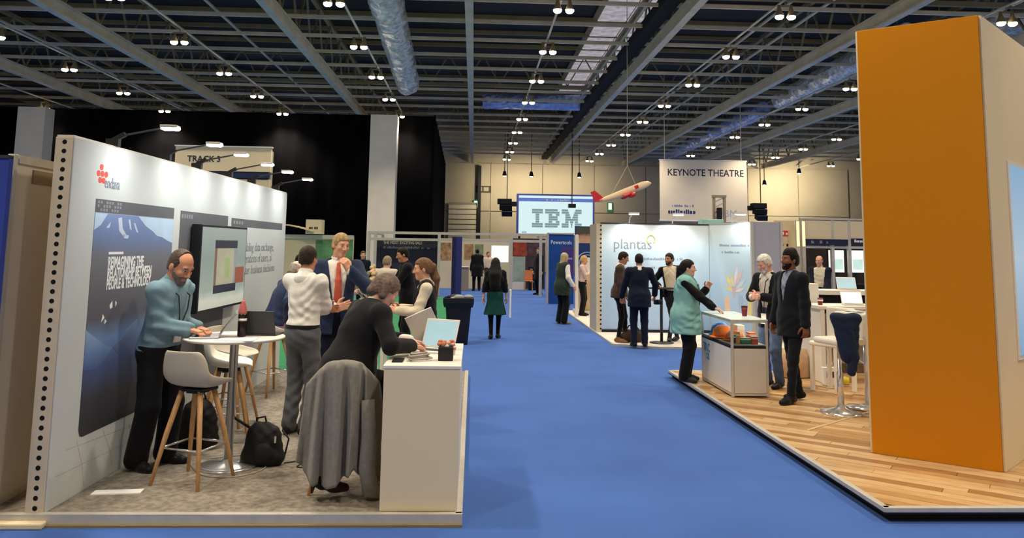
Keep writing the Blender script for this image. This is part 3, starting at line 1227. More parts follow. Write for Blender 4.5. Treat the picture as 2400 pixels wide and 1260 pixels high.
            if o.get('belt'):
                f = Field(P - 0.3, P + 0.3, h)
                f.add(('ell', W + PR @ vv(0, -0.008, -0.03) * s, PR, (0.156 * s * k['g'] + off, 0.121 * s * k['g'] + off, 0.2 * s), 0.06))
                f.add(('ell', P + PR @ vv(0, 0.012, -0.02) * s, PR, (0.170 * s * k['g'] + off, 0.128 * s * k['g'] + off, 0.17 * s), 0.06))
                x, y, z = f.local(P, PR)
                f.keep(np.abs(z - (o.get('top', 0.10) - 0.015) * s) - 0.018 * s)
                child('belt', f.mesh(), o['belt'])
        elif kind == 'skirt':
            z1 = o.get('hem', 0.5)
            b = vv(P[0], P[1] + 0.02, z1)
            ps = [('ell', P + PR @ vv(0, 0.012, 0.0) * s, PR, (0.175 * s, 0.135 * s, 0.18 * s), 0.06),
                  ('cap', P, b, 0.13 * s, o.get('r', 0.19) * s, 0.06, (vv(1, 0, 0), 0.85, 1.25))]
            f = field_of(ps, h)
            X, Yy, Z = f.grid()
            f.D = f.D + (0.012 * np.clip((P[2] - Z) * 3, 0, 1) * np.sin(9 * np.arctan2(X - P[0], Yy - P[1]))).astype(np.float32)
            f.keep(np.broadcast_to(z1 - Z, f.D.shape))
            x, y, z = f.local(P, PR)
            f.keep(z - 0.15 * s)
            child('skirt', f.mesh(), m)
        elif kind == 'tie':
            f = Field(W - 0.3, W + 0.6, max(h * 0.7, 0.006))
            a0, a1 = W + CR @ vv(0, -0.128 * k['g'], 0.05) * s, W + CR @ vv(0, -0.105, 0.375) * s
            am = W + CR @ vv(0, -0.133 * k['g'], 0.22) * s
            fl = (CR @ vv(0, 1, 0), 3.0)
            f.add(('cap', a1, am, 0.020 * s, 0.030 * s, 0.005, fl))
            f.add(('cap', am, a0, 0.030 * s, 0.038 * s, 0.005, fl))
            child('tie', f.mesh(), m)
        elif kind == 'lanyard':
            f = Field(W - 0.35, W + 0.6, max(h * 0.6, 0.006))
            z1 = o.get('z', 0.10)
            e = W + CR @ vv(0, -0.155 * k['g'], z1) * s
            for sx in (-1, 1):
                a = N + CR @ vv(sx * 0.066, -0.02, -0.012) * s
                a2 = W + CR @ vv(sx * 0.068, -0.118 * k['g'] - 0.012, 0.33) * s
                b = W + CR @ vv(sx * 0.050, -0.152 * k['g'], 0.22) * s
                f.add(('cap', a, a2, 0.006, 0.006, 0.004))
                f.add(('cap', a2, b, 0.006, 0.006, 0.004))
                f.add(('cap', b, e, 0.006, 0.006, 0.004))
            child('lanyard', f.mesh(), m)
            bd = MB().box(e + CR @ vv(0, -0.004, -0.055) * s, (0.085 * s, 0.006, 0.11 * s), Matrix([list(r) for r in CR]))
            bd.build('badge', M_BADGE, body)
    if shoes:
        sm = cloth('shoe_' + shoes.lstrip('#'), shoes, 0.35, var=0.15, bump=0.05)
        for n in 'lr':
            an = k[n + 'an']
            fy = k[n + 'fy']
            R = rot('z', fy)
            base = vv(an[0], an[1], an[2] - 0.085 * s)
            tilt = 0.0
            f = Field(base + vv(-0.26, -0.3, -0.06), base + vv(0.26, 0.25, 0.2), max(h * 0.7, 0.006))
            up = 0.05 if heel else 0.0
            f.add(('cap', base + R @ vv(0, 0.045, 0.045 + up) * s, base + R @ vv(0, -0.10, 0.030) * s, 0.040 * s, 0.042 * s, 0.03))
            f.add(('cap', base + R @ vv(0, -0.10, 0.028) * s, base + R @ vv(0, -0.165, 0.022) * s, 0.042 * s, 0.034 * s, 0.03))
            if not heel:
                f.add(('cap', an, base + R @ vv(0, 0.0, 0.05) * s, 0.045 * s, 0.045 * s, 0.02))
            else:
                f.add(('cap', base + R @ vv(0, 0.06, 0.06) * s, base + R @ vv(0, 0.068, 0.0) * s, 0.02 * s, 0.008 * s, 0.01))
            f.keep(np.broadcast_to((base[2] + 0.001) - f.grid()[2], f.D.shape))
            child('shoe', f.mesh(), sm)
    return body, k


M_BADGE = mat('badge_white', '#ece9e4', 0.4, var=0.05, scale=20)

# ================================================================== left stand
LM = frame((0, 0, 0), (1, 0))          # face of a wall thing: x along it, y up, z out of it


def LMat(x=0.0, z=0.0, y=0.0):
    return Matrix.Translation((x, y, z)) @ LM


M_PRINT_W = mat('print_white', '#c8ccca', 0.55, var=0.02, scale=1.2)
M_EDGE = mat('edge_beige', '#cbbda4', 0.5, var=0.05, scale=6)
M_HOLE = mat('hole_black', '#0a0a0a', 0.9, var=0.0)
M_GREYP = mat('print_grey', '#5f6065', 0.6, var=0.05, scale=3)
M_GREYL = mat('print_grey_light', '#8b8f94', 0.6, var=0.05, scale=3)
M_WHITEP = mat('print_lettering_white', '#f0f0ee', 0.6, var=0.0)
M_DARKP = mat('print_dark', '#3c3d45', 0.6, var=0.05, scale=3)
M_NAVYT = mat('lettering_navy', '#23283f', 0.6, var=0.0)

_ang = atan2(6.13, 0.10)
dw = thing('display_wall', 'white printed display wall with mountain poster and perforated beige end', 'wall panel', (-2.86, 5.72, 0.07), _ang)
WL, WH = 6.02, 2.56
MB().box((WL / 2, 0.06, WH / 2), (WL - 0.02, 0.10, WH - 0.01)).build('core', M_CREAM, dw)
MB().box((WL / 2, 0.0, WH / 2), (WL, 0.02, WH)).build('front_panel', M_PRINT_W, dw, bevel=0.003)
ef = MB().box((-0.008, 0.06, WH / 2), (0.016, 0.12, WH)).build('edge_frame', M_EDGE, dw, bevel=0.003)
MB().box((WL / 2, 0.06, WH + 0.008), (WL, 0.12, 0.016)).build('top_rail', M_ALU, dw, bevel=0.003)
MB().box((WL + 0.008, 0.06, WH / 2), (0.016, 0.12, WH)).build('edge_frame', M_ALU, dw, bevel=0.003)
_hm = MB().lathe([(0.0165, -0.002), (0.0165, 0.002)], 12, R=Matrix.Rotation(pi / 2, 3, 'Y')).mesh('hole', M_HOLE)
for k in range(39):
    link('hole', _hm, ef, loc=(-0.016, 0.055, 0.035 + 0.0655 * k))
Zb = -0.07            # absolute heights below are above the hall floor
PM = LMat(0, Zb, -0.010)


def rectz(name, m, u0, z0, u1, z1, off=0.0, par=None, t=0.0015):
    return panel(name, m, par or dw, PM, u0, z0, u1, z1, t, off)


# mountain poster (a picture printed on the wall)
pic = ramp_mat('poster_mountain', [(0.0, '#303138'), (0.16, '#3a3c46'), (0.30, '#4a5a86'), (0.42, '#6f8bba'), (0.475, '#626e80'), (0.50, '#5c5b66'),
                                   (0.66, '#67666d'), (0.80, '#70737c'), (0.90, '#6c80ac'), (1.0, '#7a90c0')], 'Z', 0.5, noise=0.10, nscale=3.0)
ps_ = poly('poster', pic, dw, PM, [(0.36, 0.53), (0.38, 0.485), (0.42, 0.47), (1.86, 0.47), (1.86, 2.11), (0.36, 2.11)], 0.002)
M_SKYP = mat('poster_sky', '#b9d2ea', 0.5, var=0.08, scale=4)
poly('poster_sky', M_SKYP, dw, PM, [(0.362, 1.98), (0.46, 2.02), (0.56, 2.108), (0.362, 2.108)], 0.001, 0.002)
poly('poster_sky', M_SKYP, dw, PM, [(1.10, 2.108), (1.26, 2.03), (1.42, 1.985), (1.50, 1.95), (1.62, 1.94), (1.74, 1.91), (1.855, 1.89), (1.855, 2.108)], 0.001, 0.002)
for pts in ([(0.74, 2.08), (0.80, 2.09), (0.83, 2.0), (0.90, 1.95), (0.86, 1.93), (0.77, 1.98)], [(0.92, 2.07), (0.95, 2.08), (0.99, 1.99), (0.96, 2.0)],
            [(1.02, 2.05), (1.05, 2.05), (1.12, 1.97), (1.08, 1.98)], [(0.55, 2.0), (0.62, 2.05), (0.60, 2.0)], [(0.84, 1.955), (0.95, 1.945), (0.93, 1.92), (0.86, 1.925)]):
    poly('poster_snow', mat('poster_snow', '#c9d2e4', 0.5, var=0.1), dw, PM, pts, 0.001, 0.002)
poly('poster_water', ramp_mat('poster_water', [(0, '#44558a'), (0.5, '#6e8bb8'), (1, '#93aac8')], 'Z', 0.5, noise=0.2), dw, PM,
     [(0.362, 1.24), (0.47, 1.19), (0.62, 1.12), (0.74, 1.08), (0.80, 1.07), (0.66, 0.98), (0.5, 0.93), (0.362, 0.95)], 0.001, 0.002)
poly('poster_water', MATS.get('poster_water2') or ramp_mat('poster_water2', [(0, '#4a5a82'), (1, '#8398b8')], 'Z', 0.5, noise=0.2), dw, PM,
     [(0.80, 1.07), (0.92, 1.10), (1.05, 1.18), (1.22, 1.25), (1.22, 1.16), (1.0, 1.04), (0.9, 1.0)], 0.001, 0.002)
rectz('poster_bar', M_GREYP, 0.36, 2.115, 1.86, 2.215)
for i in range(9):
    for j in range(3):
        if (i * 7 + j * 5) % 4 != 0:
            rectz('poster_mark', M_GREYL, 0.39 + 0.045 * i, 2.125 + 0.029 * j, 0.42 + 0.045 * i, 2.145 + 0.029 * j, 0.0015, t=0.001)
rectz('poster_rule', M_WHITEP, 0.62, 1.795, 0.87, 1.815, 0.002)
for i, tx in enumerate(('REIMAGINING THE', 'RELATIONSHIP BETWEEN', 'PEOPLE & TECHNOLOGY')):
    text('lettering', tx, 0.115, M_WHITEP, dw, LMat(0.62, 1.695 - 0.085 * i + Zb, -0.0125), sx=(0.66, 0.62, 0.62)[i], bold=0.0035)
for pts in ([(0.70, 1.40), (0.74, 1.43), (0.75, 1.38), (0.71, 1.37)], [(0.79, 1.43), (0.82, 1.41), (0.80, 1.38)], [(0.60, 1.34), (0.63, 1.31), (0.58, 1.28)], [(0.64, 1.30), (0.67, 1.28), (0.63, 1.26)]):
    poly('poster_mark', M_WHITEP, dw, PM, pts, 0.001, 0.002)
# logo: red cross of three blocks and the company name
M_RED = mat('logo_red', '#d8544c', 0.5, var=0.03)
for u0, z0 in ((0.385, 2.435), (0.345, 2.385), (0.405, 2.385), (0.465, 2.385), (0.375, 2.335), (0.43, 2.335)):
    u1 = u0 + 0.052
    poly('logo', M_RED, dw, PM, [(u0, z0 + 0.012), (u0 + 0.012, z0), (u1 - 0.012, z0), (u1, z0 + 0.012), (u1, z0 + 0.032), (u1 - 0.012, z0 + 0.044), (u0 + 0.012, z0 + 0.044), (u0, z0 + 0.032)], 0.0015)
text('lettering', 'endava', 0.125, mat('logo_grey', '#8c93a4', 0.5, var=0), dw, LMat(0.475, 2.305 + Zb, -0.0115), sx=0.72)
# second poster behind the screen, third poster with small print
poly('poster', M_GREYP, dw, PM, [(2.02, 0.47), (3.42, 0.47), (3.42, 2.2), (2.02, 2.2)], 0.002)
for i in range(5):
    rectz('poster_mark', M_GREYL, 2.05 + 0.06 * i, 2.13, 2.09 + 0.06 * i, 2.17, 0.002, t=0.001)
rectz('poster_bar', M_GREYP, 3.55, 2.09, 5.82, 2.185)
for i in range(4):
    rectz('poster_mark', M_GREYL, 3.62 + 0.1 * i, 2.12, 3.68 + 0.1 * i, 2.155, 0.0015, t=0.001)
M_INK = mat('lettering_grey', '#8a9094', 0.6, var=0)
for i, tx in enumerate(('Enabling data exchange,', 'operations of users, ai', 'better business decisions')):
    text('lettering', tx, 0.155, M_INK, dw, LMat(3.97, 1.80 - 0.14 * i + Zb, -0.0115), sx=0.98)
# faint contour lines printed at the foot of the wall
for a, b in (((0.2, 0.43), (1.9, 0.36)), ((0.1, 0.28), (2.4, 0.24)), ((0.35, 0.46), (0.5, 0.1)), ((0.75, 0.44), (0.95, 0.12)), ((1.2, 0.40), (1.3, 0.1))):
    MB().tube([PM @ Vector((a[0], a[1], 0.0005)), PM @ Vector(((a[0] + b[0]) / 2 + 0.03, (a[1] + b[1]) / 2 - 0.015, 0.0005)), PM @ Vector((b[0], b[1], 0.0005))], 0.0009, 4).build(
        'contour_line', M_GREYL, dw)

# arm lights along the top of the wall
arm = thing('arm_light', 'arm light clamped to the top of the white display wall', 'spotlight', group='arm lights on the white display wall')
MB().box((0, 0.03, 0.03), (0.05, 0.10, 0.06)).bar((0, 0.03, 0.05), (0, -0.06, 0.10), 0.035).build('clamp', M_BLACK, arm)
MB().tube([(0, -0.05, 0.09), (0, -0.36, 0.155)], 0.008, 6).build('arm', M_GUN, arm)
MB().box((0, -0.41, 0.165), (0.10, 0.13, 0.022)).build('head', M_ALU, arm, bevel=0.004)
MB().box((0, -0.41, 0.148), (0.088, 0.115, 0.016)).ball((0, -0.46, 0.15), (0.04, 0.03, 0.018)).build('diffuser', M_LED, arm)
_al = bpy.data.lights.new('arm_light_lamp', 'SPOT')
_al.energy = 24
_al.color = (0.95, 1.0, 0.98)
_al.spot_size = radians(150)
_al.spot_blend = 1.0
_al.shadow_soft_size = 0.12
ARM_U = (0.65, 1.68, 2.48, 3.46, 4.38, 5.51)
ARM_LBL = ('large bright arm light nearest the perforated end of the white wall', 'second arm light from the perforated end of the white wall',
           'arm light whose head shows in front of the TRACK 3 lettering board', 'fourth arm light from the perforated end of the white wall',
           'arm light second from the far end of the white wall', 'last arm light at the far end of the white wall')
ca, sa = cos(_ang), sin(_ang)
for i, u in enumerate(ARM_U):
    p = (-2.86 + ca * u, 5.72 + sa * u, 0.07 + WH + 0.016)
    o = arm if i == 0 else dup(arm, p, _ang)
    o.location = p
    o.rotation_euler = (0, 0, _ang)
    o['label'] = ARM_LBL[i]
    l = bpy.data.objects.new('arm_light_lamp', _al)
    COL.objects.link(l)
    l.location = (p[0] + 0.42, p[1], p[2] + 0.12)
    l.rotation_euler = (Vector((-2.86, p[1], 1.7)) - Vector(l.location)).to_track_quat('-Z', 'Y').to_euler()

# television on the wall
tv = thing('television', 'wide black framed television showing a pale green lift lobby', 'television', (-2.86 + ca * 3.04, 5.72 + sa * 3.04, 1.64), _ang)
MB().box((0, -0.075, 0), (1.50, 0.10, 0.88)).build('housing', M_BLACK, tv, bevel=0.006)
MB().box((0, -0.03, 0), (0.5, 0.05, 0.4)).build('bracket', M_BLACKM, tv)
TVM = LMat(0, 0, -0.126)


def em(name, col, e=0.75):
    e *= 1.15
    return mat(name, col, 0.3, var=0.08, scale=4, emit=e)


panel('screen', ramp_mat('tv_screen', [(0, '#c9c8b4'), (0.10, '#d4d3c0'), (0.22, '#9cab9c'), (0.6, '#8d9c92'), (1, '#a3afa4')], 'Z', 0.25, emit=0.72, noise=0.12), tv, TVM, -0.725, -0.415, 0.725, 0.415, 0.001)
panel('picture', em('tv_dark', '#232636', 0.5), tv, TVM, -0.33, 0.20, 0.40, 0.285, 0.001, 0.001)
panel('picture', em('tv_dark', '#232636', 0.5), tv, TVM, -0.33, -0.27, 0.40, -0.185, 0.001, 0.001)
panel('picture', em('tv_wood', '#8d6a55', 0.5), tv, TVM, -0.33, -0.185, -0.26, 0.20, 0.001, 0.001)
panel('picture', em('tv_lobby', '#b5b093', 0.6), tv, TVM, -0.26, -0.185, 0.30, 0.20, 0.001, 0.001)
panel('picture', em('tv_green', '#9fb070', 0.6), tv, TVM, 0.0, -0.12, 0.16, 0.10, 0.001, 0.002)
panel('picture', em('tv_grey', '#8f9a98', 0.6), tv, TVM, 0.30, -0.185, 0.40, 0.20, 0.001, 0.001)
panel('picture', em('tv_red', '#9a5238', 0.6), tv, TVM, 0.36, -0.19, 0.68, -0.01, 0.001, 0.002)

# neighbour's wall at the far left
nb = thing('shell_wall', 'beige shell scheme wall of the next booth, behind the white display wall', 'wall panel', (-3.24, 5.66, 0))
MB().box((-0.05, 3.2, 1.24), (0.06, 6.2, 2.40)).build('panel', mat('shell_beige', '#cbc2b4', 0.6, var=0.03), nb)
for k in range(4):
    MB().box((-0.03, 0.06 + 1.98 * k, 1.25), (0.05, 0.05, 2.5)).build('post', M_ALU, nb, bevel=0.006)
MB().box((-0.03, 3.2, 2.47), (0.05, 6.2, 0.06)).build('rail', M_ALU, nb)
MB().box((-0.028, 3.2, 0.06), (0.03, 6.1, 0.10)).build('skirting', M_ALU, nb)
MB().box((-0.022, 3.2, 2.36), (0.03, 5.8, 0.10)).build('fascia', mat('fascia_brown', '#8d7b66', 0.6, var=0.05), nb)
bp_ = thing('fabric_screen', 'navy blue panel at the front of the beige neighbouring booth', 'panel', (-3.82, 5.58, 0))
MB().box((0, 0, 1.24), (1.24, 0.05, 2.44)).build('panel', mat('navy_fabric', '#33469a', 0.8, var=0.1, scale=3, bump=0.2, bscale=150), bp_)
MB().box((0, -0.005, 2.465), (1.24, 0.06, 0.02)).build('top_profile', M_GUN, bp_)


# stools ------------------------------------------------------------------------------------
def shell_mb(w=0.22):
    """tub seat with a low back, front towards -Y"""
    prof = [(-0.215, -0.012), (-0.19, 0.002), (-0.10, -0.012), (0.0, -0.020), (0.10, -0.010), (0.165, 0.022), (0.205, 0.085), (0.222, 0.16), (0.232, 0.235), (0.236, 0.268)]
    hw = [0.15, 0.19, 0.215, 0.22, 0.222, 0.222, 0.218, 0.208, 0.185, 0.150]
    curl = [0.0, 0.02, 0.05, 0.075, 0.09, 0.085, 0.05, 0.02, 0.0, -0.008]
    fwd = [0, 0, 0, 0, 0.0, -0.02, -0.055, -0.07, -0.06, -0.045]
    N = 13
    vs, fs = [], []
    for i, (y, z) in enumerate(prof):
        for j in range(N):
            t = -1 + 2 * j / (N - 1)
            vs.append((hw[i] * sin(t * pi / 2) * w / 0.22, y + fwd[i] * t * t, z + curl[i] * t ** 4))
    for i in range(len(prof) - 1):
        for j in range(N - 1):
            a = i * N + j
            fs.append((a, a + 1, a + N + 1, a + N))
    m = MB()
    m._add(vs, fs)
    return m


M_OAK = mat('beech_leg', '#c99a66', 0.45, var=0.15, scale=6, stretch=(8, 8, 1))
M_SHELLG = mat('shell_grey', '#c2b7a3', 0.5, var=0.03, scale=3)
M_SHELLW = mat('shell_white', '#ebe6d8', 0.45, var=0.02, scale=3)


def bar_stool(label, loc, rz, shell, seat=0.74, group='beech legged bar stools', w=0.22):
    t = thing('bar_stool', label, 'stool', loc, radians(rz), group)
    s = shell_mb(w).build('seat', shell, t, True, loc=(0, 0, seat))
    so = s.modifiers.new('thick', 'SOLIDIFY')
    so.thickness = 0.012
    sb = s.modifiers.new('smooth', 'SUBSURF')
    sb.levels = sb.render_levels = 1
    MB().box((0, 0, seat - 0.045), (0.22, 0.2, 0.02)).box((0, 0, seat - 0.06), (0.12, 0.12, 0.03)).build('bracket', M_BLACK, t)
    c = {}
    for sx in (-1, 1):
        for sy in (-1, 1):
            MB().tube([(sx * 0.085, sy * 0.08, seat - 0.05), (sx * 0.15, sy * 0.145, seat * 0.5), (sx * 0.215, sy * 0.21, 0.0)], [0.021, 0.020, 0.013], 10).build('leg', M_OAK, t, True)
            c[sx, sy] = (sx * 0.172, sy * 0.167, 0.27)
    MB().tube([c[-1, -1], c[1, -1]], 0.008, 6).tube([c[1, -1], c[1, 1]], 0.008, 6).tube([c[1, 1], c[-1, 1]], 0.008, 6).tube([c[-1, 1], c[-1, -1]], 0.008, 6).build('footrest', M_CHROME, t, True)
    return t


bar_stool('grey shell bar stool with beech legs nearest the camera, beside the man typing', (-2.13, 6.46, 0.07), 160, M_SHELLG, 0.74, w=0.20)
bar_stool('white bar stool tucked behind the chrome post of the round table', (-2.28, 7.75, 0.07), 105, M_SHELLW, 0.70)
bar_stool('white bar stool with pale beech legs, the man in the navy jumper on it', (-2.46, 10.1, 0.07), 140, M_SHELLW, 0.74)
bar_stool('grey bar stool whose backrest shows behind the front grey stool', (-2.46, 8.45, 0.07), 80, M_SHELLG, 0.70)
bar_stool('bar stool under the long grey coat, with the seated person on it', (-0.93, 6.28, 0.07), 172, M_SHELLG, 0.63, w=0.18)

# round table ------------------------------------------------------------------------------
rt = thing('bar_table', 'round white bar table on a chrome post, holding two laptops', 'table', (-1.99, 6.88, 0.07))
MB().lathe([(0.0, 1.025), (0.39, 1.025), (0.41, 1.035), (0.41, 1.045), (0.405, 1.05), (0.0, 1.05)], 40).build('tabletop', M_WHITE, rt, True)
MB().lathe([(0.035, 0.03), (0.035, 1.0), (0.09, 1.015), (0.09, 1.026)], 20).build('post', M_CHROME, rt, True)
MB().lathe([(0.24, 0.0), (0.24, 0.012), (0.20, 0.022), (0.06, 0.04), (0.036, 0.06)], 32).build('base', M_CHROME, rt, True)


def laptop(label, loc, rz, m, open_deg=110, w=0.33, d=0.23, screen=None):
    t = thing('laptop', label, 'laptop', loc, radians(rz))
    MB().box((0, 0, 0.008), (w, d, 0.016)).build('base', m, t, bevel=0.004)
    MB().box((0, -0.015, 0.0165), (w * 0.86, d * 0.5, 0.002)).build('keyboard', M_BLACK, t)
    a = radians(open_deg - 90)
    R = Matrix.Rotation(-a, 3, 'X')
    h = d / 2 - 0.004
    lid = MB().box((0, 0, 0), (w, 0.010, d), R)
    c = Vector((0, h, 0.016)) + R @ Vector((0, 0, d / 2))
    l = lid.build('lid', m, t, bevel=0.004, loc=c)
    s = MB().box((0, -0.0058, 0), (w * 0.93, 0.002, d * 0.88), R)
    s.build('screen', screen or M_BLACK, l)
    return t


M_SILVER = mat('laptop_silver', '#a9a9ab', 0.35, metal=0.5, var=0.03)
M_LAPD = mat('laptop_dark', '#3a3a3c', 0.5, var=0.05)
TZ = 0.07 + 1.05
# rz: the keyboard faces local -Y
laptop('silver laptop under the hands of the man in the teal shirt', (-2.21, 6.80, TZ), -75, M_SILVER, 125, screen=mat('screen_grey', '#8f9092', 0.25, var=0.1, emit=0.12))
laptop('dark laptop with its back to the camera on the round table', (-1.80, 7.04, TZ), 172, M_LAPD, 105, 0.30, 0.2)
bt = thing('bottle', 'dark drinks bottle with a red cap on the round table', 'bottle', (-1.93, 6.86, TZ))
MB().lathe([(0.033, 0.0), (0.036, 0.01), (0.036, 0.17), (0.033, 0.19)], 18).build('body', mat('bottle_dark', '#241214', 0.2, var=0.1), bt, True)
MB().lathe([(0.033, 0.19), (0.036, 0.205), (0.028, 0.25), (0.016, 0.28), (0.016, 0.30)], 18).build('neck', mat('bottle_red', '#c96a66', 0.3, var=0.1), bt, True)
MB().lathe([(0.0365, 0.13), (0.0365, 0.15)], 18).build('label', M_WHITEP, bt, True)
tag(MB().box((0, 0, 0.003), (0.3, 0.21, 0.006)).build('paper', M_WHITEP, None, loc=(-1.90, 6.62, TZ)), 'white sheet of paper at the edge of the round table', 'paper')
o_ = MB().box((0, 0, 0.004), (0.34, 0.10, 0.008)).build('floor_label', M_WHITEP, None, loc=(-2.57, 6.17, 0.07))
o_.rotation_euler = (0, 0, 0.1)
tag(o_, 'white strip of card lying on the grey carpet by the wall', 'card')


# bags -------------------------------------------------------------------------------------
def sdf_mesh(name, ps, h, m, parent=None, fold=0.0, cutz=None, seed=0):
    f = field_of(ps, h)
    if fold:
        f.folds(fold, 1.0, seed)
    if cutz is not None:
        f.keep(np.broadcast_to(cutz - f.grid()[2], f.D.shape))
    V, Q = f.mesh()
    return link(name, np_mesh(name, [(V, Q, 0)], [m]), parent)


I3 = np.eye(3)
M_BAG = mat('bag_black', '#111114', 0.65, var=0.2, scale=12, bump=0.3, bscale=90)
bg = thing('backpack', 'black backpack standing on the grey carpet beside the round table', 'bag', (-1.72, 6.92, 0.07))
sdf_mesh('body', [('ell', vv(0, 0, 0.15), I3, (0.155, 0.10, 0.19), 0.03), ('cap', vv(-0.10, 0, 0.06), vv(0.10, 0, 0.06), 0.08, 0.08, 0.05), ('cap', vv(-0.05, 0, 0.27), vv(0.07, 0, 0.24), 0.07, 0.06, 0.05)], 0.012, M_BAG, bg, 0.004, 0.0)
sdf_mesh('pocket', [('ell', vv(0.02, -0.085, 0.11), I3, (0.09, 0.04, 0.09), 0.03)], 0.01, M_BAG, bg, 0.003)
MB().tube([(-0.06, 0.02, 0.30), (-0.07, 0.02, 0.37), (0.0, 0.02, 0.385), (0.02, 0.02, 0.31)], 0.010, 6).build('handle', M_BLACK, bg, True)
MB().tube([(-0.12, 0.05, 0.28), (-0.25, 0.05, 0.36), (-0.30, 0.02, 0.42)], 0.012, 6).tube([(0.14, 0.05, 0.27), (0.20, 0.04, 0.2), (0.17, 0.03, 0.05)], 0.008, 6).build('strap', M_BLACK, bg, True)
MB().box((0.115, -0.08, 0.22), (0.014, 0.012, 0.05)).build('buckle', M_ALU, bg)
b2 = thing('backpack', 'black backpack slumped on the carpet behind the front stool, by the wall', 'bag', (-2.44, 7.45, 0.07))
sdf_mesh('body', [('ell', vv(0, 0, 0.2), I3, (0.17, 0.13, 0.24), 0.03), ('cap', vv(-0.1, 0, 0.08), vv(0.1, 0, 0.08), 0.09, 0.09, 0.05)], 0.014, M_BAG, b2, 0.005, 0.0)
MB().tube([(-0.06, 0, 0.42), (-0.05, 0, 0.48), (0.04, 0, 0.48), (0.06, 0, 0.42)], 0.010, 6).build('handle', M_BLACK, b2, True)

M_CABLE = mat('cable_dark', '#2a2826', 0.6, var=0)
M_CABLEW = mat('cable_grey', '#a19a90', 0.6, var=0)


def cable(label, pts, r, m, name='cable'):
    P = [Vector(p) for p in pts]
    out = []
    for i in range(len(P) - 1):
        p0, p1, p2, p3 = P[max(i - 1, 0)], P[i], P[i + 1], P[min(i + 2, len(P) - 1)]
        for k in range(6):
            t = k / 6
            out.append(0.5 * ((2 * p1) + (p2 - p0) * t + (2 * p0 - 5 * p1 + 4 * p2 - p3) * t * t + (3 * p1 - p0 - 3 * p2 + p3) * t ** 3))
    out.append(P[-1])
    return tag(MB().tube(out, r, 5).build(name, m, None, True), label, 'cable')


cable('thin dark cable looping over the carpet from backpack to stool', [(-1.55, 6.95, 0.076), (-1.44, 7.05, 0.076), (-1.40, 7.3, 0.076), (-1.38, 7.0, 0.078), (-1.42, 6.85, 0.076), (-1.34, 6.83, 0.076), (-1.33, 6.9, 0.076)], 0.005, M_CABLE)
cable('grey cable coiled round the chrome foot of the round table', [(-2.3, 6.9, 0.075), (-2.1, 6.6, 0.075), (-1.85, 6.55, 0.075), (-1.68, 6.75, 0.075), (-1.72, 7.05, 0.075), (-1.95, 7.2, 0.075), (-2.2, 7.1, 0.075)], 0.006, M_CABLEW)

# long grey coat over the stool back ------------------------------------------------------------
def coat():
    NU, NV = 64, 34
    vs, fs = [], []
    rg = random.Random(5)
    ph = [rg.random() * 6 for _ in range(4)]
    for i in range(NU + 1):
        a = -1.0 + 2.0 * i / NU                     # across, left to right
        for j in range(NV + 1):
            t = j / NV                              # down
            bot = 0.20 + 0.10 * (a + 0.15) ** 2 + 0.05 * sin(4 * a)
            if a > 0.35:
                bot -= 0.17 * min(1, (a - 0.35) / 0.3) * (1 if a < 0.85 else 0.4)
            top = 1.06 - 0.19 * abs(a) ** 2.4
            z = top + (bot - top) * t
            half = 0.27 + 0.03 * t ** 0.6
            fold = (0.014 + 0.05 * t ** 0.7) * (sin(15 * a + ph[0] + 0.6 * t) + 0.5 * sin(26 * a + ph[1] - t))
            x = half * a * 1.0 + 0.02 * t * a + 0.012 * sin(6 * a + 2 * t)
            y = -0.21 * cos(a * pi / 2 * 0.9) * (0.95 + 0.12 * t) - 0.03 - fold * cos(a * pi / 2 * 0.5) + 0.04
            if t < 0.06:
                y += (0.06 - t) / 0.06 * 0.05
                z += 0.02 * (1 - ((0.06 - t) / 0.06) ** 2) - 0.02
            vs.append((x, y, z))
    for i in range(NU):
        for j in range(NV):
            q = i * (NV + 1) + j
            fs.append((q, q + 1, q + NV + 2, q + NV + 1))
    m = MB()
    m._add(vs, fs)
    return m


ct = thing('coat', 'long grey wool coat draped over the bar stool down to the carpet', 'coat', (-0.95, 6.12, 0.02), radians(8))
M_COAT = mat('coat_grey', '#8a857c', 0.92, var=0.12, scale=30, bump=0.4, bscale=220, spec=0.1, sheen=0.2)
o_ = coat().build('coat_body', M_COAT, ct, True)
o_.modifiers.new('t', 'SOLIDIFY').thickness = 0.012
MB().tube([(0.18, -0.13, 0.75), (0.20, -0.17, 0.5), (0.19, -0.18, 0.28), (0.22, -0.16, 0.12), (0.30, -0.10, 0.075)], [0.05, 0.055, 0.06, 0.06, 0.045], 10).build('sleeve', M_COAT, ct, True)

# counter -----------------------------------------------------------------------------------
co = thing('counter', 'white box counter standing end-on at the corner of the left platform', 'counter', (-0.345, 6.38, 0.07))
M_CTR = mat('counter_white', '#e2d2b0', 0.5, var=0.02, scale=1.5)
MB().box((0.24, 0, 0.485), (0.02, 1.27, 0.955)).box((0, 0, 0.015), (0.50, 1.27, 0.03)).box((0.1, 0, 0.62), (0.28, 1.27, 0.02)).build('carcass', M_CTR, co)
MB().box((0, -0.642, 0.49), (0.535, 0.016, 0.965)).build('end_panel', M_CTR, co, bevel=0.002)
MB().box((0, 0.642, 0.49), (0.535, 0.016, 0.965)).build('end_panel', M_CTR, co, bevel=0.002)
MB().box((0.258, 0, 0.49), (0.016, 1.27, 0.965)).build('front_panel', M_WHITE, co, bevel=0.002)
MB().box((0, 0, 0.978), (0.55, 1.31, 0.022)).build('worktop', M_WHITE, co, bevel=0.003)
MB().box((-0.262, -0.60, 0.42), (0.02, 0.05, 0.09)).build('catch', M_WHITE, co, bevel=0.003)
CZ = 0.07 + 0.989
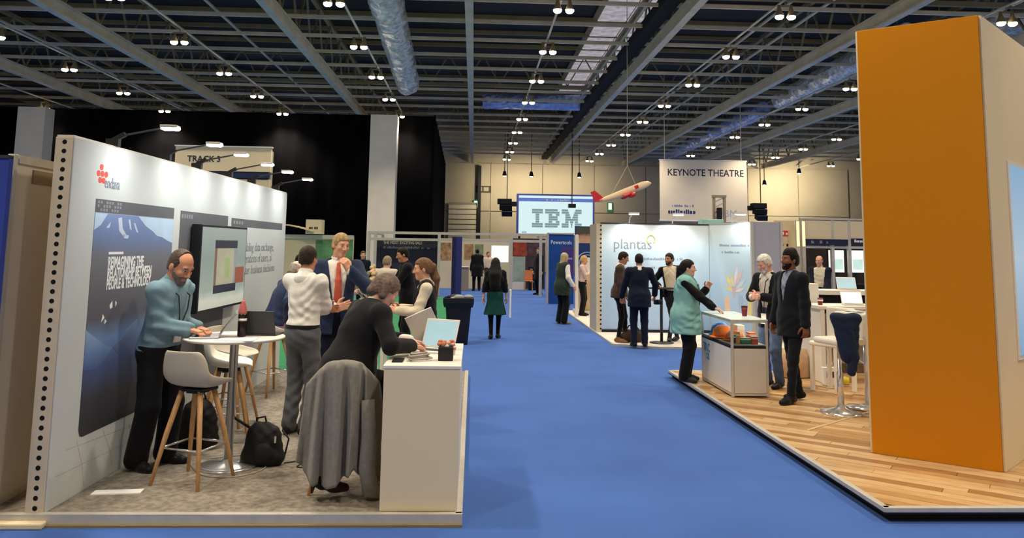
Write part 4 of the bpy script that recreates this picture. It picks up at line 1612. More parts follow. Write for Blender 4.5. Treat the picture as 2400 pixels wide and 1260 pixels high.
laptop('laptop with a bright pale blue page, open on the white counter', (-0.33, 6.50, CZ), -28, M_WHITE, 112, 0.31, 0.24, screen=mat('page_blue', '#bcdde0', 0.3, var=0.06, scale=6, emit=0.75))
tbt = thing('tablet', 'white tablet leaning back on its stand behind the bright laptop', 'tablet', (-0.40, 6.86, CZ))
MB().box((0, 0, 0.15), (0.24, 0.012, 0.33), Matrix.Rotation(radians(-24), 3, 'Y') @ Matrix.Rotation(radians(30), 3, 'X')).build('body', M_WHITE, tbt, bevel=0.004)
MB().box((0, 0, 0.006), (0.14, 0.14, 0.012)).bar((0, 0, 0.01), (0, 0.02, 0.14), 0.02).build('stand', M_ALU, tbt)
pt = thing('plant_pot', 'square black pot of dried flowers on the counter corner', 'plant pot', (-0.19, 6.02, CZ))
MB().prism([(-0.055, -0.055), (0.055, -0.055), (0.055, 0.055), (-0.055, 0.055)], 0, 0.10).build('pot', M_BLACK, pt, bevel=0.006)
rg = random.Random(2)
fl = [mat('petal_cream', '#ead9c0', 0.7, var=0.1), mat('petal_rust', '#c5785a', 0.7, var=0.1), mat('petal_pink', '#dba592', 0.7, var=0.1)]
for k in range(14):
    p = (rg.uniform(-0.05, 0.05), rg.uniform(-0.05, 0.05), 0.105 + rg.uniform(0, 0.035))
    MB().ball(p, (0.02, 0.02, 0.015), 8, 5).tube([(p[0], p[1], 0.08), p], 0.003, 4).build('flower', fl[k % 3], pt, True)
for i, (x, y, lb) in enumerate(((-0.155, 6.30, 'small white cup behind the black pot on the counter'), (-0.20, 6.42, 'small white cup nearest the bright laptop on the counter'))):
    cu = thing('cup', lb, 'cup', (x, y, CZ))
    MB().lathe([(0.0, 0.0), (0.028, 0.0), (0.034, 0.085), (0.031, 0.085), (0.026, 0.006), (0.0, 0.006)], 18).build('body', M_WHITEP, cu, True)
    MB().lathe([(0.0345, 0.04), (0.0345, 0.06)], 18).build('band', fl[1], cu, True)
tag(MB().box((0, 0, 0.006), (0.08, 0.16, 0.012)).build('phone', M_BLACK, None, bevel=0.004, loc=(-0.535, 5.95, CZ)), 'black phone lying on the near left corner of the counter', 'phone')
ch = [(-0.48, 6.1, CZ + 0.006)]
rg = random.Random(8)
for k in range(13):
    a = k * 2.1
    ch.append((-0.385 + 0.075 * cos(a) + rg.uniform(-.02, .02), 5.99 + 0.085 * sin(a) + rg.uniform(-.02, .02), CZ + 0.008 + 0.004 * k))
cable('heap of grey cable coiled on the counter edge', ch, 0.007, M_CABLEW)

# ================================================================== behind the left stand
tr = thing('track_sign', 'tall cream sign reading TRACK 3 above the left display wall', 'sign', (-6.3, 20.0, 0))
MB().box((0, 0, 3.985), (2.36, 0.12, 0.63)).build('header_board', mat('sign_cream', '#f2e0b6', 0.6, var=0.05, scale=1), tr)
MB().box((0, 0, 3.58), (2.30, 0.14, 0.13)).build('blue_band', mat('band_navy', '#1d2c52', 0.6, var=0.1), tr)
MB().box((0, 0, 2.8), (2.34, 0.12, 1.35)).build('lower_board', M_CREAM, tr)
for x in (-1.15, 1.15):
    MB().box((x, 0.1, 2.1), (0.08, 0.08, 4.2)).build('post', M_ALU, tr)
MB().box((0, -0.01, 4.29), (2.40, 0.14, 0.03)).build('rail', M_WHITE, tr)
text('lettering', 'TRACK 3', 0.21, M_NAVYT, tr, LMat(-0.88, 3.90, -0.062), sx=0.98, bold=0.004)
fb = thing('far_booth', 'far cream booth with a green patch, behind the bald man in navy', 'booth', (-4.0, 20.4, 0))
MB().box((0, 0, 1.05), (1.9, 0.1, 2.1)).build('back_wall', M_CREAM, fb)
panel('graphic', mat('green_patch', '#5f8f63', 0.6, var=0.35, scale=3), fb, LMat(0, 0, -0.052), 0.0, 1.35, 0.94, 2.0)
MB().box((0, -0.06, 2.08), (1.9, 0.06, 0.10)).build('rail', M_ALU, fb)
MB().box((-0.93, -0.06, 1.05), (0.06, 0.06, 2.1)).build('post', M_ALU, fb)
MB().box((-0.02, -0.1, 2.33), (0.40, 0.36, 0.36)).build('cube_sign', M_CREAM, fb)
small_print(M_NAVYT, fb, LMat(0, 0, -0.282), -0.14, 2.27, 0.26, 0.08, 5)
cv = MB()
for i in range(9):
    a = i / 9.0
    cv.box((-0.95 + 0.11 * i, -0.1, 2.18 + 0.20 * cos(a * 1.5)), (0.115, 0.5, 0.03), Matrix.Rotation(0.25 * a, 3, 'Y'))
cv.build('canopy', M_CREAM, fb)

# bin
bn = thing('litter_bin', 'black wheeled bin full of litter at the end of the left platform', 'bin', (-0.27, 15.85, 0))


def sq_lathe(prof, m=MB):
    b = MB()
    vs, fs = [], []
    for w, d, z in prof:
        c = 0.18
        for x, y in ((-1 + c, -1), (1 - c, -1), (1, -1 + c), (1, 1 - c), (1 - c, 1), (-1 + c, 1), (-1, 1 - c), (-1, -1 + c)):
            vs.append((x * w / 2, y * d / 2, z))
    for i in range(len(prof) - 1):
        for k in range(8):
            fs.append((i * 8 + k, i * 8 + (k + 1) % 8, i * 8 + 8 + (k + 1) % 8, i * 8 + 8 + k))
    fs.append(tuple(reversed(range(8))))
    fs.append(tuple(len(vs) - 8 + k for k in range(8)))
    return b._add(vs, fs)


M_BIN = mat('bin_black', '#10131d', 0.45, var=0.15, scale=6)
sq_lathe([(0.36, 0.40, 0.0), (0.38, 0.42, 0.02), (0.50, 0.50, 0.74), (0.50, 0.50, 0.76)]).build('body', M_BIN, bn)
sq_lathe([(0.56, 0.54, 0.72), (0.60, 0.58, 0.80), (0.60, 0.58, 0.89), (0.56, 0.54, 0.895), (0.52, 0.5, 0.80)]).build('rim', M_BIN, bn)
for x in (-0.15, 0.15):
    MB().lathe([(0.06, -0.02), (0.06, 0.02)], 14, (x, 0.2, 0.06), Matrix.Rotation(pi / 2, 3, 'Y')).build('wheel', M_BLACK, bn)
rg = random.Random(4)
for k in range(7):
    MB().ball((rg.uniform(-.2, .22), rg.uniform(-.2, .15), 0.86 + rg.uniform(0, .05)), (rg.uniform(.06, .12), .09, rg.uniform(.04, .07)), 9, 6).build(
        'litter', (M_GREYL, M_BLACK, M_BLACKM)[k % 3], bn)

# flowers behind the left stand
fp = thing('flower_stand', 'pale flower arrangement on a white pedestal behind the blond man', 'plant', (-1.42, 11.3, 0.07))
MB().lathe([(0.16, 0), (0.13, 0.05), (0.11, 1.0), (0.17, 1.08), (0.0, 1.08)], 16).build('pedestal', M_WHITE, fp, True)
rg = random.Random(9)
fm = [mat('bloom_cream', '#e2d7bd', 0.7, var=0.15), mat('bloom_pink', '#d8b1a6', 0.7, var=0.15), mat('bloom_green', '#7d8a5c', 0.7, var=0.2), mat('bloom_straw', '#c7b07a', 0.7, var=0.15)]
for k in range(46):
    a, r = rg.random() * 6.28, rg.random() ** 0.5 * 0.26
    z = 1.16 + rg.random() * 0.42 * (1 - r / 0.4)
    b = MB().tube([(r * 0.2 * cos(a), r * 0.2 * sin(a), 1.05), (r * cos(a), r * sin(a), z)], 0.004, 4)
    c = (r * cos(a), r * sin(a), z)
    b.ball(c, (0.045, 0.045, 0.032), 7, 5).ball((c[0] + 0.02, c[1], c[2] + 0.02), (0.03, 0.03, 0.03), 6, 4)
    b.build('flower', fm[k % 4], fp, True)
# white coffee table where the ponytail girl works
wt = thing('side_table', 'white worktop on legs in front of the woman with the ponytail', 'table', (-1.08, 8.70, 0.07))
MB().box((0, 0, 1.0), (0.34, 0.40, 0.03)).build('tabletop', M_WHITE, wt, bevel=0.004)
for sx in (-1, 1):
    for sy in (-1, 1):
        MB().box((sx * 0.14, sy * 0.17, 0.49), (0.03, 0.03, 0.98)).build('leg', M_WHITE, wt)

# ================================================================== middle of the hall
po = thing('navy_post', 'square navy blue post behind the litter bin', 'post', (-0.6, 29.0, 0))
MB().box((0, 0, 1.12), (0.36, 0.36, 2.24)).build('shaft', mat('navy_post', '#2b3170', 0.7, var=0.1, scale=2), po, bevel=0.01)
MB().box((0, 0, 0.03), (0.5, 0.5, 0.06)).build('base_plate', M_GUN, po)
MB().box((-0.1, -0.185, 1.12), (0.12, 0.02, 2.2)).build('cover_strip', mat('navy_dark', '#171c45', 0.7, var=0.1), po)

af = thing('aluminium_frame', 'open aluminium booth frame with double top rail across the aisle end', 'frame', (0, 31.0, 0))
for x in (-4.06, -3.80, -1.34, 1.47, 2.62, 2.90):
    MB().box((x, 0, 1.2), (0.11, 0.11, 2.4)).build('post', M_ALU, af)
for z in (2.38, 2.13):
    MB().box((-0.58, 0, z), (7.0, 0.10, 0.10)).build('rail', M_ALU, af)
MB().box((-4.06, 2.4, 2.38), (0.10, 4.8, 0.10)).build('rail', M_ALU, af)
MB().box((2.90, 2.4, 2.38), (0.10, 4.8, 0.10)).build('rail', M_ALU, af)
pw = thing('graphic_wall', 'dark purple graphic wall with two lines of pale lettering', 'wall panel', (-2.62, 31.45, 0))
MB().box((0, 0, 1.08), (2.36, 0.06, 2.16)).build('panel', ramp_mat('purple_print', [(0, '#14141f'), (0.5, '#25203a'), (1, '#1b1a28')], 'Z', 0.6, noise=0.3), pw)
text('lettering', 'THE MOST EXCITING SALE', 0.155, mat('lettering_pale', '#b9ae98', 0.6, var=0), pw, LMat(-0.93, 1.95, -0.031), sx=0.82, bold=0.003)
small_print(mat('lettering_mauve', '#8a8090', 0.6, var=0), pw, LMat(0, 0, -0.031), -0.93, 1.76, 1.85, 0.10, 28, 3)


def simple_wall(name, label, cat, x0, x1, y, z0, z1, m, kids=(), t=0.08):
    th = thing(name, label, cat, ((x0 + x1) / 2, y, 0))
    MB().box((0, 0, (z0 + z1) / 2), (x1 - x0, t, z1 - z0)).build('panel', m, th)
    for nm, mm, a0, b0, a1, b1 in kids:
        c = (x0 + x1) / 2
        panel(nm, mm, th, LMat(0, 0, -t / 2), a0 - c, b0, a1 - c, b1, 0.012)
    return th


M_CREAM2 = mat('cream_pale', '#e3d5b4', 0.6, var=0.05, scale=1)  # paler cream than the other boards
M_POSTER_A = mat('poster_brown', '#b08a62', 0.6, var=0.5, scale=6)
M_POSTER_B = mat('poster_red', '#a1452f', 0.6, var=0.45, scale=5)
M_POSTER_C = mat('poster_dim', '#4a4048', 0.6, var=0.4, scale=5)
M_SCREENW = mat('screen_white', '#fbfaf6', 0.3, var=0.02, emit=0.9)
simple_wall('booth_wall', 'cream booth wall with a white screen and small brown pictures', 'wall panel', -1.62, 1.66, 36.4, 0.0, 2.25, M_CREAM2,
            (('poster', M_POSTER_A, -1.50, 1.25, -1.0, 2.05), ('poster', M_POSTER_A, -0.42, 1.3, 0.0, 2.0), ('poster', mat('poster_sage', '#8d9a7c', 0.6, var=0.2), 0.05, 1.55, 0.45, 2.0), ('screen', M_SCREENW, 0.82, 1.2, 1.6, 1.95)))
simple_wall('booth_wall', 'dim booth wall with red and brown posters beside a glass door', 'wall panel', 1.7, 3.3, 36.6, 0.0, 2.3, M_POSTER_C,
            (('poster', M_POSTER_B, 1.82, 1.5, 2.45, 2.15), ('poster', mat('poster_plum', '#5c4048', 0.6, var=0.4, scale=5), 2.55, 1.45, 2.95, 2.1)))
gd = thing('display_cabinet', 'pale green glass cabinet below the red poster', 'cabinet', (2.05, 36.0, 0))
MB().box((0, 0, 0.18), (0.56, 0.4, 0.36)).build('plinth', M_WHITE, gd)
MB().box((0, 0, 0.92), (0.54, 0.38, 1.1)).build('glass', mat('glass_green', '#9fb4a6', 0.15, var=0.15, scale=3), gd)
for sx in (-0.27, 0.27):
    MB().box((sx, -0.2, 0.9), (0.03, 0.03, 1.16)).build('post', M_ALU, gd)
for i, (x, z, lb) in enumerate(((2.72, 0.55, 'upper black crate in the stack at the end of the aisle'), (2.72, 0.0, 'lower black crate in the stack at the end of the aisle'))):
    bx = thing('crate', lb, 'crate', (x, 35.6, z))
    sq_lathe([(0.48, 0.4, 0.0), (0.52, 0.44, 0.44), (0.54, 0.46, 0.50)]).build('body', M_BLACK, bx)
    MB().box((0, -0.232, 0.38), (0.4, 0.01, 0.03)).build('label', M_ALU, bx)
oc = thing('chair', 'small orange chair at the far end of the blue aisle', 'chair', (2.44, 34.9, 0))
M_OR = mat('chair_orange', '#c97a50', 0.5, var=0.05)
MB().box((0, 0, 0.44), (0.36, 0.36, 0.04)).build('seat', M_OR, oc, bevel=0.01)
MB().box((0, 0.17, 0.68), (0.36, 0.03, 0.42)).build('backrest', M_OR, oc, bevel=0.01)
for sx in (-0.15, 0.15):
    for sy in (-0.15, 0.15):
        MB().tube([(sx, sy, 0.42), (sx * 1.1, sy * 1.1, 0)], 0.012, 6).build('leg', M_OR, oc)
ctr = thing('counter', 'slim grey counter in front of the far cream booth wall', 'counter', (-0.36, 34.6, 0))
MB().box((0, 0, 0.5), (0.34, 0.5, 1.0)).build('carcass', mat('counter_taupe', '#8d8375', 0.6, var=0.05), ctr, bevel=0.01)
MB().box((0, 0, 1.015), (0.40, 0.56, 0.03)).build('worktop', M_WHITE, ctr)

# blue booth at the aisle corner
bb = thing('blue_booth', 'royal blue booth panel with pale lettering at the aisle corner', 'wall panel', (3.0, 27.2, 0))
M_ROYAL = mat('royal_blue', '#0f4896', 0.6, var=0.06, scale=1)
MB().box((0, 0, 1.2), (0.88, 0.06, 2.4)).build('panel', M_ROYAL, bb)
panel('graphic', mat('plum_print', '#4c3f86', 0.6, var=0.15), bb, LMat(0, 0, -0.031), 0.02, 0.9, 0.43, 1.95)
text('lettering', 'Powertools', 0.19, M_WHITEP, bb, LMat(-0.36, 2.02, -0.032), sx=0.82)
small_print(mat('lettering_lilac', '#b3a6d0', 0.6, var=0), bb, LMat(0, 0, -0.034), 0.08, 1.5, 0.28, 0.09, 5, 4)
MB().box((-0.46, -0.03, 1.2), (0.06, 0.08, 2.4)).build('post', M_ALU, bb)
MB().box((0, -0.03, 2.38), (0.9, 0.08, 0.05)).build('rail', M_ALU, bb)
pw2 = thing('photo_wall', 'navy photo wall with a pale swirl behind the beech counter', 'wall panel', (3.42, 24.2, 0))
MB().box((0, 0, 1.28), (0.66, 0.08, 2.56)).build('panel', mat('photo_navy', '#16306e', 0.6, var=0.25, scale=3), pw2)
panel('photo', ramp_mat('photo_face', [(0, '#c9a58c'), (0.35, '#b98d72'), (0.6, '#4b4038'), (1, '#3b4a44')], 'Z', 0.6, noise=0.5, nscale=4), pw2, LMat(0, 0, -0.04), -0.3, 2.05, 0.3, 2.54)
M_SWIRL = mat('swirl_blue', '#7f9ad0', 0.6, var=0.1)
for r in (0.16, 0.24, 0.32):
    MB().tube([(0.05 + r * cos(a * 0.3), -0.045, 1.45 + r * sin(a * 0.3)) for a in range(3, 17)], 0.018, 5).build('swirl', M_SWIRL, pw2)
wp = thing('white_post', 'slim white post at the corner of the white platform', 'post', (2.84, 21.8, 0))
MB().box((0, 0, 1.13), (0.09, 0.09, 2.26)).build('shaft', M_WHITE, wp, bevel=0.01)
MB().box((0, 0, 0.02), (0.16, 0.16, 0.04)).build('base_plate', M_ALU, wp)
bc = thing('counter', 'beech fronted counter behind the woman with the headscarf', 'counter', (3.32, 22.9, 0.04))
M_BEECH = mat('beech_board', '#d6b98c', 0.5, var=0.08, scale=3, stretch=(6, 6, 1))
MB().box((0, 0, 0.58), (0.56, 0.5, 0.96)).build('front_panel', M_BEECH, bc, bevel=0.03)
MB().box((0, 0, 1.07), (0.58, 0.52, 0.03)).build('worktop', M_WHITE, bc)
MB().box((0, 0, 0.05), (0.8, 0.7, 0.10)).build('plinth', M_WHITE, bc)
dsk = thing('monitor', 'white monitor standing on the beech counter', 'monitor', (3.34, 22.9, 1.125))
MB().box((0, 0, 0.30), (0.42, 0.03, 0.40)).build('housing', M_WHITE, dsk, bevel=0.004)
MB().bar((0, 0.02, 0.0), (0, 0.02, 0.2), 0.05).box((0, 0, 0.01), (0.2, 0.16, 0.02)).build('stand', M_ALU, dsk)

# ================================================================== pale blue stand
pf = thing('stand_platform', 'white carpeted platform of the pale blue booth', 'platform')
MB().prism([(2.78, 15.75), (3.6, 15.3), (7.3, 15.3), (7.3, 24.0), (2.78, 24.0)], 0.0, 0.035).build('deck', M_WHITEC, pf)
MB().bar((2.78, 15.75, 0.02), (2.78, 24, 0.02), 0.04, 0.045).bar((2.78, 15.75, 0.02), (3.6, 15.3, 0.02), 0.04, 0.045).bar((3.6, 15.3, 0.02), (7.3, 15.3, 0.02), 0.04, 0.045).build('edge_strip', M_ALU, pf)
M_PALE = ramp_mat('print_pale_blue', [(0, '#a6bfe6'), (0.4, '#b6d3ec'), (0.75, '#c8dfec'), (1, '#dfe8e8')], 'Z', 0.5, noise=0.10)
pwl = thing('display_wall', 'pale blue lit display wall with a grey brand name at the aisle', 'wall panel', (2.9, 17.95, 0.035))
MB().box((1.24, 0.05, 1.21), (2.48, 0.08, 2.42)).build('panel', M_PALE, pwl)
MB().box((1.24, 0.05, 2.435), (2.5, 0.10, 0.03)).build('top_rail', M_GUN, pwl)
MB().box((1.24, 0.0, 0.03), (2.5, 0.04, 0.06)).build('skirting', M_BLACK, pwl)
e2 = MB().box((-0.06, 0.45, 1.21), (0.12, 1.0, 2.42)).build('end_wall', M_EDGE, pwl)
_h2 = MB().lathe([(0.02, -0.003), (0.02, 0.003)], 10, R=Matrix.Rotation(pi / 2, 3, 'X')).mesh('hole', M_HOLE)
for k in range(24):
    link('hole', _h2, e2, loc=(-0.02, -0.052, 0.08 + 0.1 * k))
text('lettering', 'plantas', 0.34, mat('brand_grey', '#8d949c', 0.5, var=0), pwl, LMat(0.27, 1.86, 0.008), sx=0.95)
MB().tube([(1.14 + 0.10 * cos(a * 0.4), 0.005, 2.08 + 0.10 * sin(a * 0.4)) for a in range(-2, 12)], 0.018, 5).build('logo', mat('logo_lime', '#d5dc8c', 0.5, var=0.05), pwl)
M_INKP = mat('lettering_slate', '#8f9fb4', 0.6, var=0)
for i, (x, z, tx) in enumerate(((0.95, 1.62, 'connected payments'), (0.6, 1.42, 'for a connected world'), (0.95, 1.22, 'data in motion'), (1.45, 1.0, 'simple.'))):
    small_print(M_INKP, pwl, LMat(0, 0, 0.008), x, z, 0.05 * len(tx), 0.05, len(tx), len(tx))
# angled return wall with a printed plant and columns
_a2 = atan2(16.45 - 17.95, 6.02 - 5.38)
rw = thing('display_wall', 'angled pale blue wall printed with a bouquet and coloured columns', 'wall panel', (5.38, 17.95, 0.035), _a2)
LR = 1.62
MB().box((LR / 2, 0.05, 1.22), (LR, 0.08, 2.44)).build('panel', M_PALE, rw)
MB().box((LR / 2, 0.05, 2.455), (LR, 0.10, 0.03)).build('top_rail', M_ALU, rw)
RM = LMat(0, 0, 0.009)
for u0, z0, u1, z1, c in ((0.50, 0.42, 0.66, 0.84, '#edc9ae'), (0.93, 0.42, 1.07, 0.90, '#a9c3dc'), (1.22, 0.42, 1.44, 1.10, '#edd78e')):
    panel('graphic', mat('print_' + c[1:], c, 0.5, var=0.06), rw, RM, u0, z0, u1, z1, 0.002)
for u, z, an_, l, c in ((0.78, 1.35, 100, 0.5, '#e8dfae'), (0.80, 1.4, 75, 0.62, '#efe6ea'), (0.82, 1.4, 55, 0.60, '#e9c9cd'), (0.85, 1.35, 35, 0.5, '#d8dfe9'), (0.74, 1.38, 125, 0.45, '#f0dd8c'), (0.82, 1.3, 15, 0.4, '#efe0dc'), (0.74, 1.3, 150, 0.3, '#eed98a')):
    ca_, sa_ = cos(radians(an_)), sin(radians(an_))
    z, l = z - 0.33, l * 0.8
    pts = [(u, z), (u + l * 0.5 * ca_ - 0.05 * sa_, z + l * 0.5 * sa_ + 0.05 * ca_), (u + l * ca_, z + l * sa_), (u + l * 0.5 * ca_ + 0.05 * sa_, z + l * 0.5 * sa_ - 0.05 * ca_)]
    poly('petal', mat('print_' + c[1:], c, 0.5, var=0.06), rw, RM, pts[::-1], 0.002)
poly('stem', mat('print_rose', '#dfb9bd', 0.5, var=0.06), rw, RM, [(0.76, 0.84), (0.80, 0.84), (0.86, 1.08), (0.74, 1.08)], 0.002)
small_print(M_INKP, rw, RM, 0.35, 1.95, 0.95, 0.05, 20, 5)
small_print(M_INKP, rw, RM, 0.42, 1.80, 0.55, 0.05, 11, 6)
gp = thing('grey_panel', 'plain grey panel closing the end of the pale blue booth', 'panel', (6.12, 16.35, 0.035))
MB().box((0, 0, 1.23), (0.60, 0.06, 2.46)).build('panel', mat('panel_lilac_grey', '#a8a8b2', 0.6, var=0.03), gp)
for sx in (-0.31, 0.31):
    MB().box((sx, -0.01, 1.23), (0.05, 0.08, 2.48)).build('post', M_ALU, gp)
# small arm lights over the pale blue wall
_pl = bpy.data.lights.new('booth_light_lamp', 'SPOT')
_pl.energy = 34
_pl.color = (1, 0.98, 0.92)
_pl.spot_size = radians(110)
_pl.spot_blend = 0.7
_pl.shadow_soft_size = 0.05
for i, (x, y, lb) in enumerate(((3.55, 17.95, 'small white arm light above the brand name on the pale blue wall'), (4.55, 17.95, 'small white arm light above the middle of the pale blue wall'),
                                (5.7, 17.2, 'small white arm light above the angled pale blue wall'))):
    t = thing('arm_light', lb, 'spotlight', (x, y, 2.485))
    MB().tube([(0, 0.05, 0.0), (0, -0.03, 0.12), (0, -0.45, 0.20)], 0.015, 6).build('arm', M_WHITE, t)
    MB().box((0, -0.5, 0.20), (0.22, 0.14, 0.04)).build('head', M_WHITE, t)
    MB().box((0, -0.5, 0.175), (0.2, 0.12, 0.014)).build('diffuser', M_LED, t)
    l = bpy.data.objects.new('booth_light_lamp', _pl)
    COL.objects.link(l)
    l.location = (x, y - 0.52, 2.63)
    l.rotation_euler = (Vector((x, y + 0.1, 1.5)) - Vector(l.location)).to_track_quat('-Z', 'Y').to_euler()
ms = thing('projector_mast', 'beige lattice mast with a black projector above the angled wall', 'mast', (5.95, 19.0, 0))
MB().box((-0.12, 0, 1.6), (0.06, 0.06, 3.2)).box((0.14, 0, 1.6), (0.06, 0.06, 3.2)).box((0.01, 0, 3.2), (0.34, 0.1, 0.06)).build('frame', mat('mast_beige', '#a3977e', 0.6, var=0.1), ms)
for k in range(6):
    MB().bar((-0.12, 0, 2.4 + 0.13 * k), (0.14, 0, 2.53 + 0.13 * k), 0.025).build('brace', M_ALU, ms)
MB().box((-0.02, -0.1, 2.78), (0.10, 0.16, 0.28)).build('projector', M_BLACK, ms, bevel=0.01)
tb_ = thing('storage_box', 'teal box on top of the pale blue wall', 'box', (5.55, 18.35, 0))
MB().box((0, 0, 2.5), (0.5, 0.4, 0.22)).build('body', mat('teal_box', '#9fd0c8', 0.5, var=0.08), tb_, bevel=0.01)
MB().box((0, 0, 1.19), (0.5, 0.4, 2.38)).build('pillar', M_CREAM, tb_)

bt2 = thing('bar_table', 'small dark bar table between the men at the pale blue wall', 'table', (3.80, 15.98, 0.035))
MB().lathe([(0.0, 1.07), (0.26, 1.07), (0.27, 1.08), (0.27, 1.095), (0.0, 1.10)], 28).build('tabletop', M_BLACK, bt2, True)
MB().lathe([(0.03, 0.02), (0.03, 1.07)], 14).build('post', M_GUN, bt2, True)
MB().lathe([(0.24, 0.0), (0.24, 0.015), (0.05, 0.035)], 24).build('base', M_GUN, bt2, True)
b3 = thing('shoulder_bag', 'brown and black shoulder bag on the floor between two men', 'bag', (3.22, 16.1, 0.035))
sdf_mesh('body', [('cap', vv(-0.14, 0, 0.10), vv(0.16, 0, 0.10), 0.10, 0.10, 0.04), ('cap', vv(-0.05, 0, 0.18), vv(0.16, 0, 0.16), 0.07, 0.07, 0.04)], 0.02, cloth('bag_brown', '#4a3c30'), b3, 0.006, 0.0)
MB().tube([(-0.18, 0, 0.15), (-0.05, 0, 0.33), (0.1, 0, 0.3), (0.2, 0, 0.18)], 0.014, 6).build('strap', M_BLACK, b3)

# ================================================================== hung things and the far wall
ib = thing('display_screen', 'big lit screen showing large striped IBM letters', 'screen', (4.74, 46.0, 0))
MB().box((0, 0.1, 3.78), (4.56, 0.2, 2.44)).build('frame', mat('screen_frame', '#4a58a8', 0.5, var=0.05), ib)
panel('screen', mat('screen_cyan', '#d8f2f4', 0.3, var=0.02, emit=0.84), ib, LMat(0, 0, 0.0), -2.16, 2.62, 2.18, 4.9, 0.01)
panel('header', mat('screen_blue_band', '#5a74c4', 0.3, var=0.1, emit=0.8), ib, LMat(0, 0, -0.011), -2.16, 4.56, 2.18, 4.76, 0.004)
small_print(M_WHITEP, ib, LMat(0, 0, -0.016), -0.55, 4.60, 1.5, 0.11, 18, 7)
M_IBM = mat('letter_grey_blue', '#86a0a6', 0.4, var=0.03, emit=0.72)
LET = {
    'I': [[(0, 6)], [(0, 6)], [(2, 4)], [(2, 4)], [(2, 4)], [(2, 4)], [(0, 6)], [(0, 6)]],
    'B': [[(0, 7)], [(0, 8)], [(2, 4), (6, 8)], [(2, 7)], [(2, 7)], [(2, 4), (6, 8)], [(0, 8)], [(0, 7)]],
    'M': [[(0, 3.5), (7.5, 11)], [(0, 4), (7, 11)], [(2, 4.5), (6.5, 9)], [(2, 5), (6, 9)], [(2, 9)], [(2, 3.8), (4.6, 6.4), (7.2, 9)], [(0, 3.8), (5, 6), (7.2, 11)], [(0, 3.8), (5.2, 5.8), (7.2, 11)]]}
for ch_, x0 in (('I', -1.38), ('B', -0.62), ('M', 0.36)):
    b = MB()
    for i, row in enumerate(LET[ch_]):
        z1 = 4.12 - 0.135 * i
        for a0, a1 in row:
            b.prism([(x0 + a0 * 0.106, z1 - 0.118), (x0 + a1 * 0.106, z1 - 0.118), (x0 + a1 * 0.106, z1), (x0 + a0 * 0.106, z1)], 0.0, 0.006, LMat(0, 0, -0.011))
    b.build('letter', M_IBM, ib)
small_print(M_IBM, ib, LMat(0, 0, -0.011), -1.95, 2.72, 0.25, 0.12, 3, 2)
for x in (-2.1, 2.1):
    MB().box((x, 0.1, 1.28), (0.12, 0.12, 2.56)).build('leg', M_BLACK, ib)
MB().box((0.92, -0.3, 4.32), (0.42, 0.4, 0.22)).tube([(0.92, -0.3, 4.4), (0.92, -0.3, 10.62)], 0.03, 5).build('projector', M_BLACK, ib)

kb = thing('hanging_banner', 'large cream hanging banner reading KEYNOTE THEATRE', 'banner', (11.15, 38.0, 0))
M_BAN = mat('banner_cream', '#f0e2c8', 0.7, var=0.04, scale=0.8)
MB().box((0, 0, 4.76), (4.3, 0.05, 2.96)).build('cloth', M_BAN, kb)
MB().tube([(-2.18, 0, 6.24), (2.18, 0, 6.24)], 0.04, 8).build('top_bar', M_WHITE, kb)
MB().tube([(-2.18, 0, 3.28), (2.18, 0, 3.28)], 0.04, 8).build('bottom_bar', M_WHITE, kb)
for x in (-1.9, 1.9):
    MB().tube([(x, 0, 6.2), (x, 0, 10.62)], 0.02, 5).build('wire', M_STEEL, kb)
text('lettering', 'KEYNOTE THEATRE', 0.47, M_NAVYT, kb, LMat(-1.78, 5.48, -0.026), sx=0.90, bold=0.006)
small_print(mat('lettering_blue', '#6a7cac', 0.6, var=0), kb, LMat(0, 0, -0.026), -1.55, 3.95, 1.0, 0.12, 12, 8)
small_print(mat('lettering_deep', '#2d3a6c', 0.6, var=0), kb, LMat(0, 0, -0.026), -1.75, 3.62, 1.35, 0.21, 8, 9)
text('lettering', 'IBM', 0.5, mat('lettering_pale_blue', '#a8bcc6', 0.6, var=0), kb, LMat(0.85, 3.5, -0.026))

# model aeroplane
ap = thing('model_aeroplane', 'cream and red model airliner hanging nose up on wires', 'model', (4.95, 26.0, 3.74))
_AR = Matrix.Rotation(radians(8), 4, 'Z') @ Matrix.Rotation(radians(-22), 4, 'Y')


def tilt(mb):
    mb.v = [tuple(_AR @ Vector(v)) for v in mb.v]
    return mb


M_APL = mat('plane_cream', '#e2c9a8', 0.4, var=0.05, scale=3)
M_APR = mat('plane_red', '#c8323a', 0.4, var=0.08, scale=3)
tilt(MB().tube([(-1.0, 0, 0.06), (-0.8, 0, 0.04), (-0.5, 0, 0.01), (0.0, 0, 0), (0.75, 0, 0), (0.92, 0, -0.01), (1.02, 0, -0.03)], [0.02, 0.07, 0.105, 0.125, 0.125, 0.09, 0.02], 16)).build('fuselage', M_APL, ap, True)
tilt(MB().prism([(-1.05, 0.08), (-0.72, 0.08), (-0.92, 0.42), (-1.08, 0.42)], 0, 0.024, LMat(0, 0, -0.012))).build('tail_fin', M_APR, ap)
for sy in (-1, 1):
    tilt(MB().prism([(-0.98, sy * 0.03), (-0.78, sy * 0.03), (-0.92, sy * 0.34), (-1.02, sy * 0.34)][::sy], 0.05, 0.07)).build('tailplane', M_APR, ap)
    tilt(MB().prism([(-0.12, sy * 0.08), (0.26, sy * 0.08), (-0.18, sy * 0.95), (-0.32, sy * 0.95)][::sy], -0.07, -0.045)).build('wing', M_APL if sy > 0 else M_APR, ap)
    tilt(MB().tube([(-0.02, sy * 0.38, -0.14), (0.06, sy * 0.38, -0.14), (0.22, sy * 0.38, -0.14)], [0.05, 0.085, 0.075], 12)).build('engine', M_APR, ap, True)
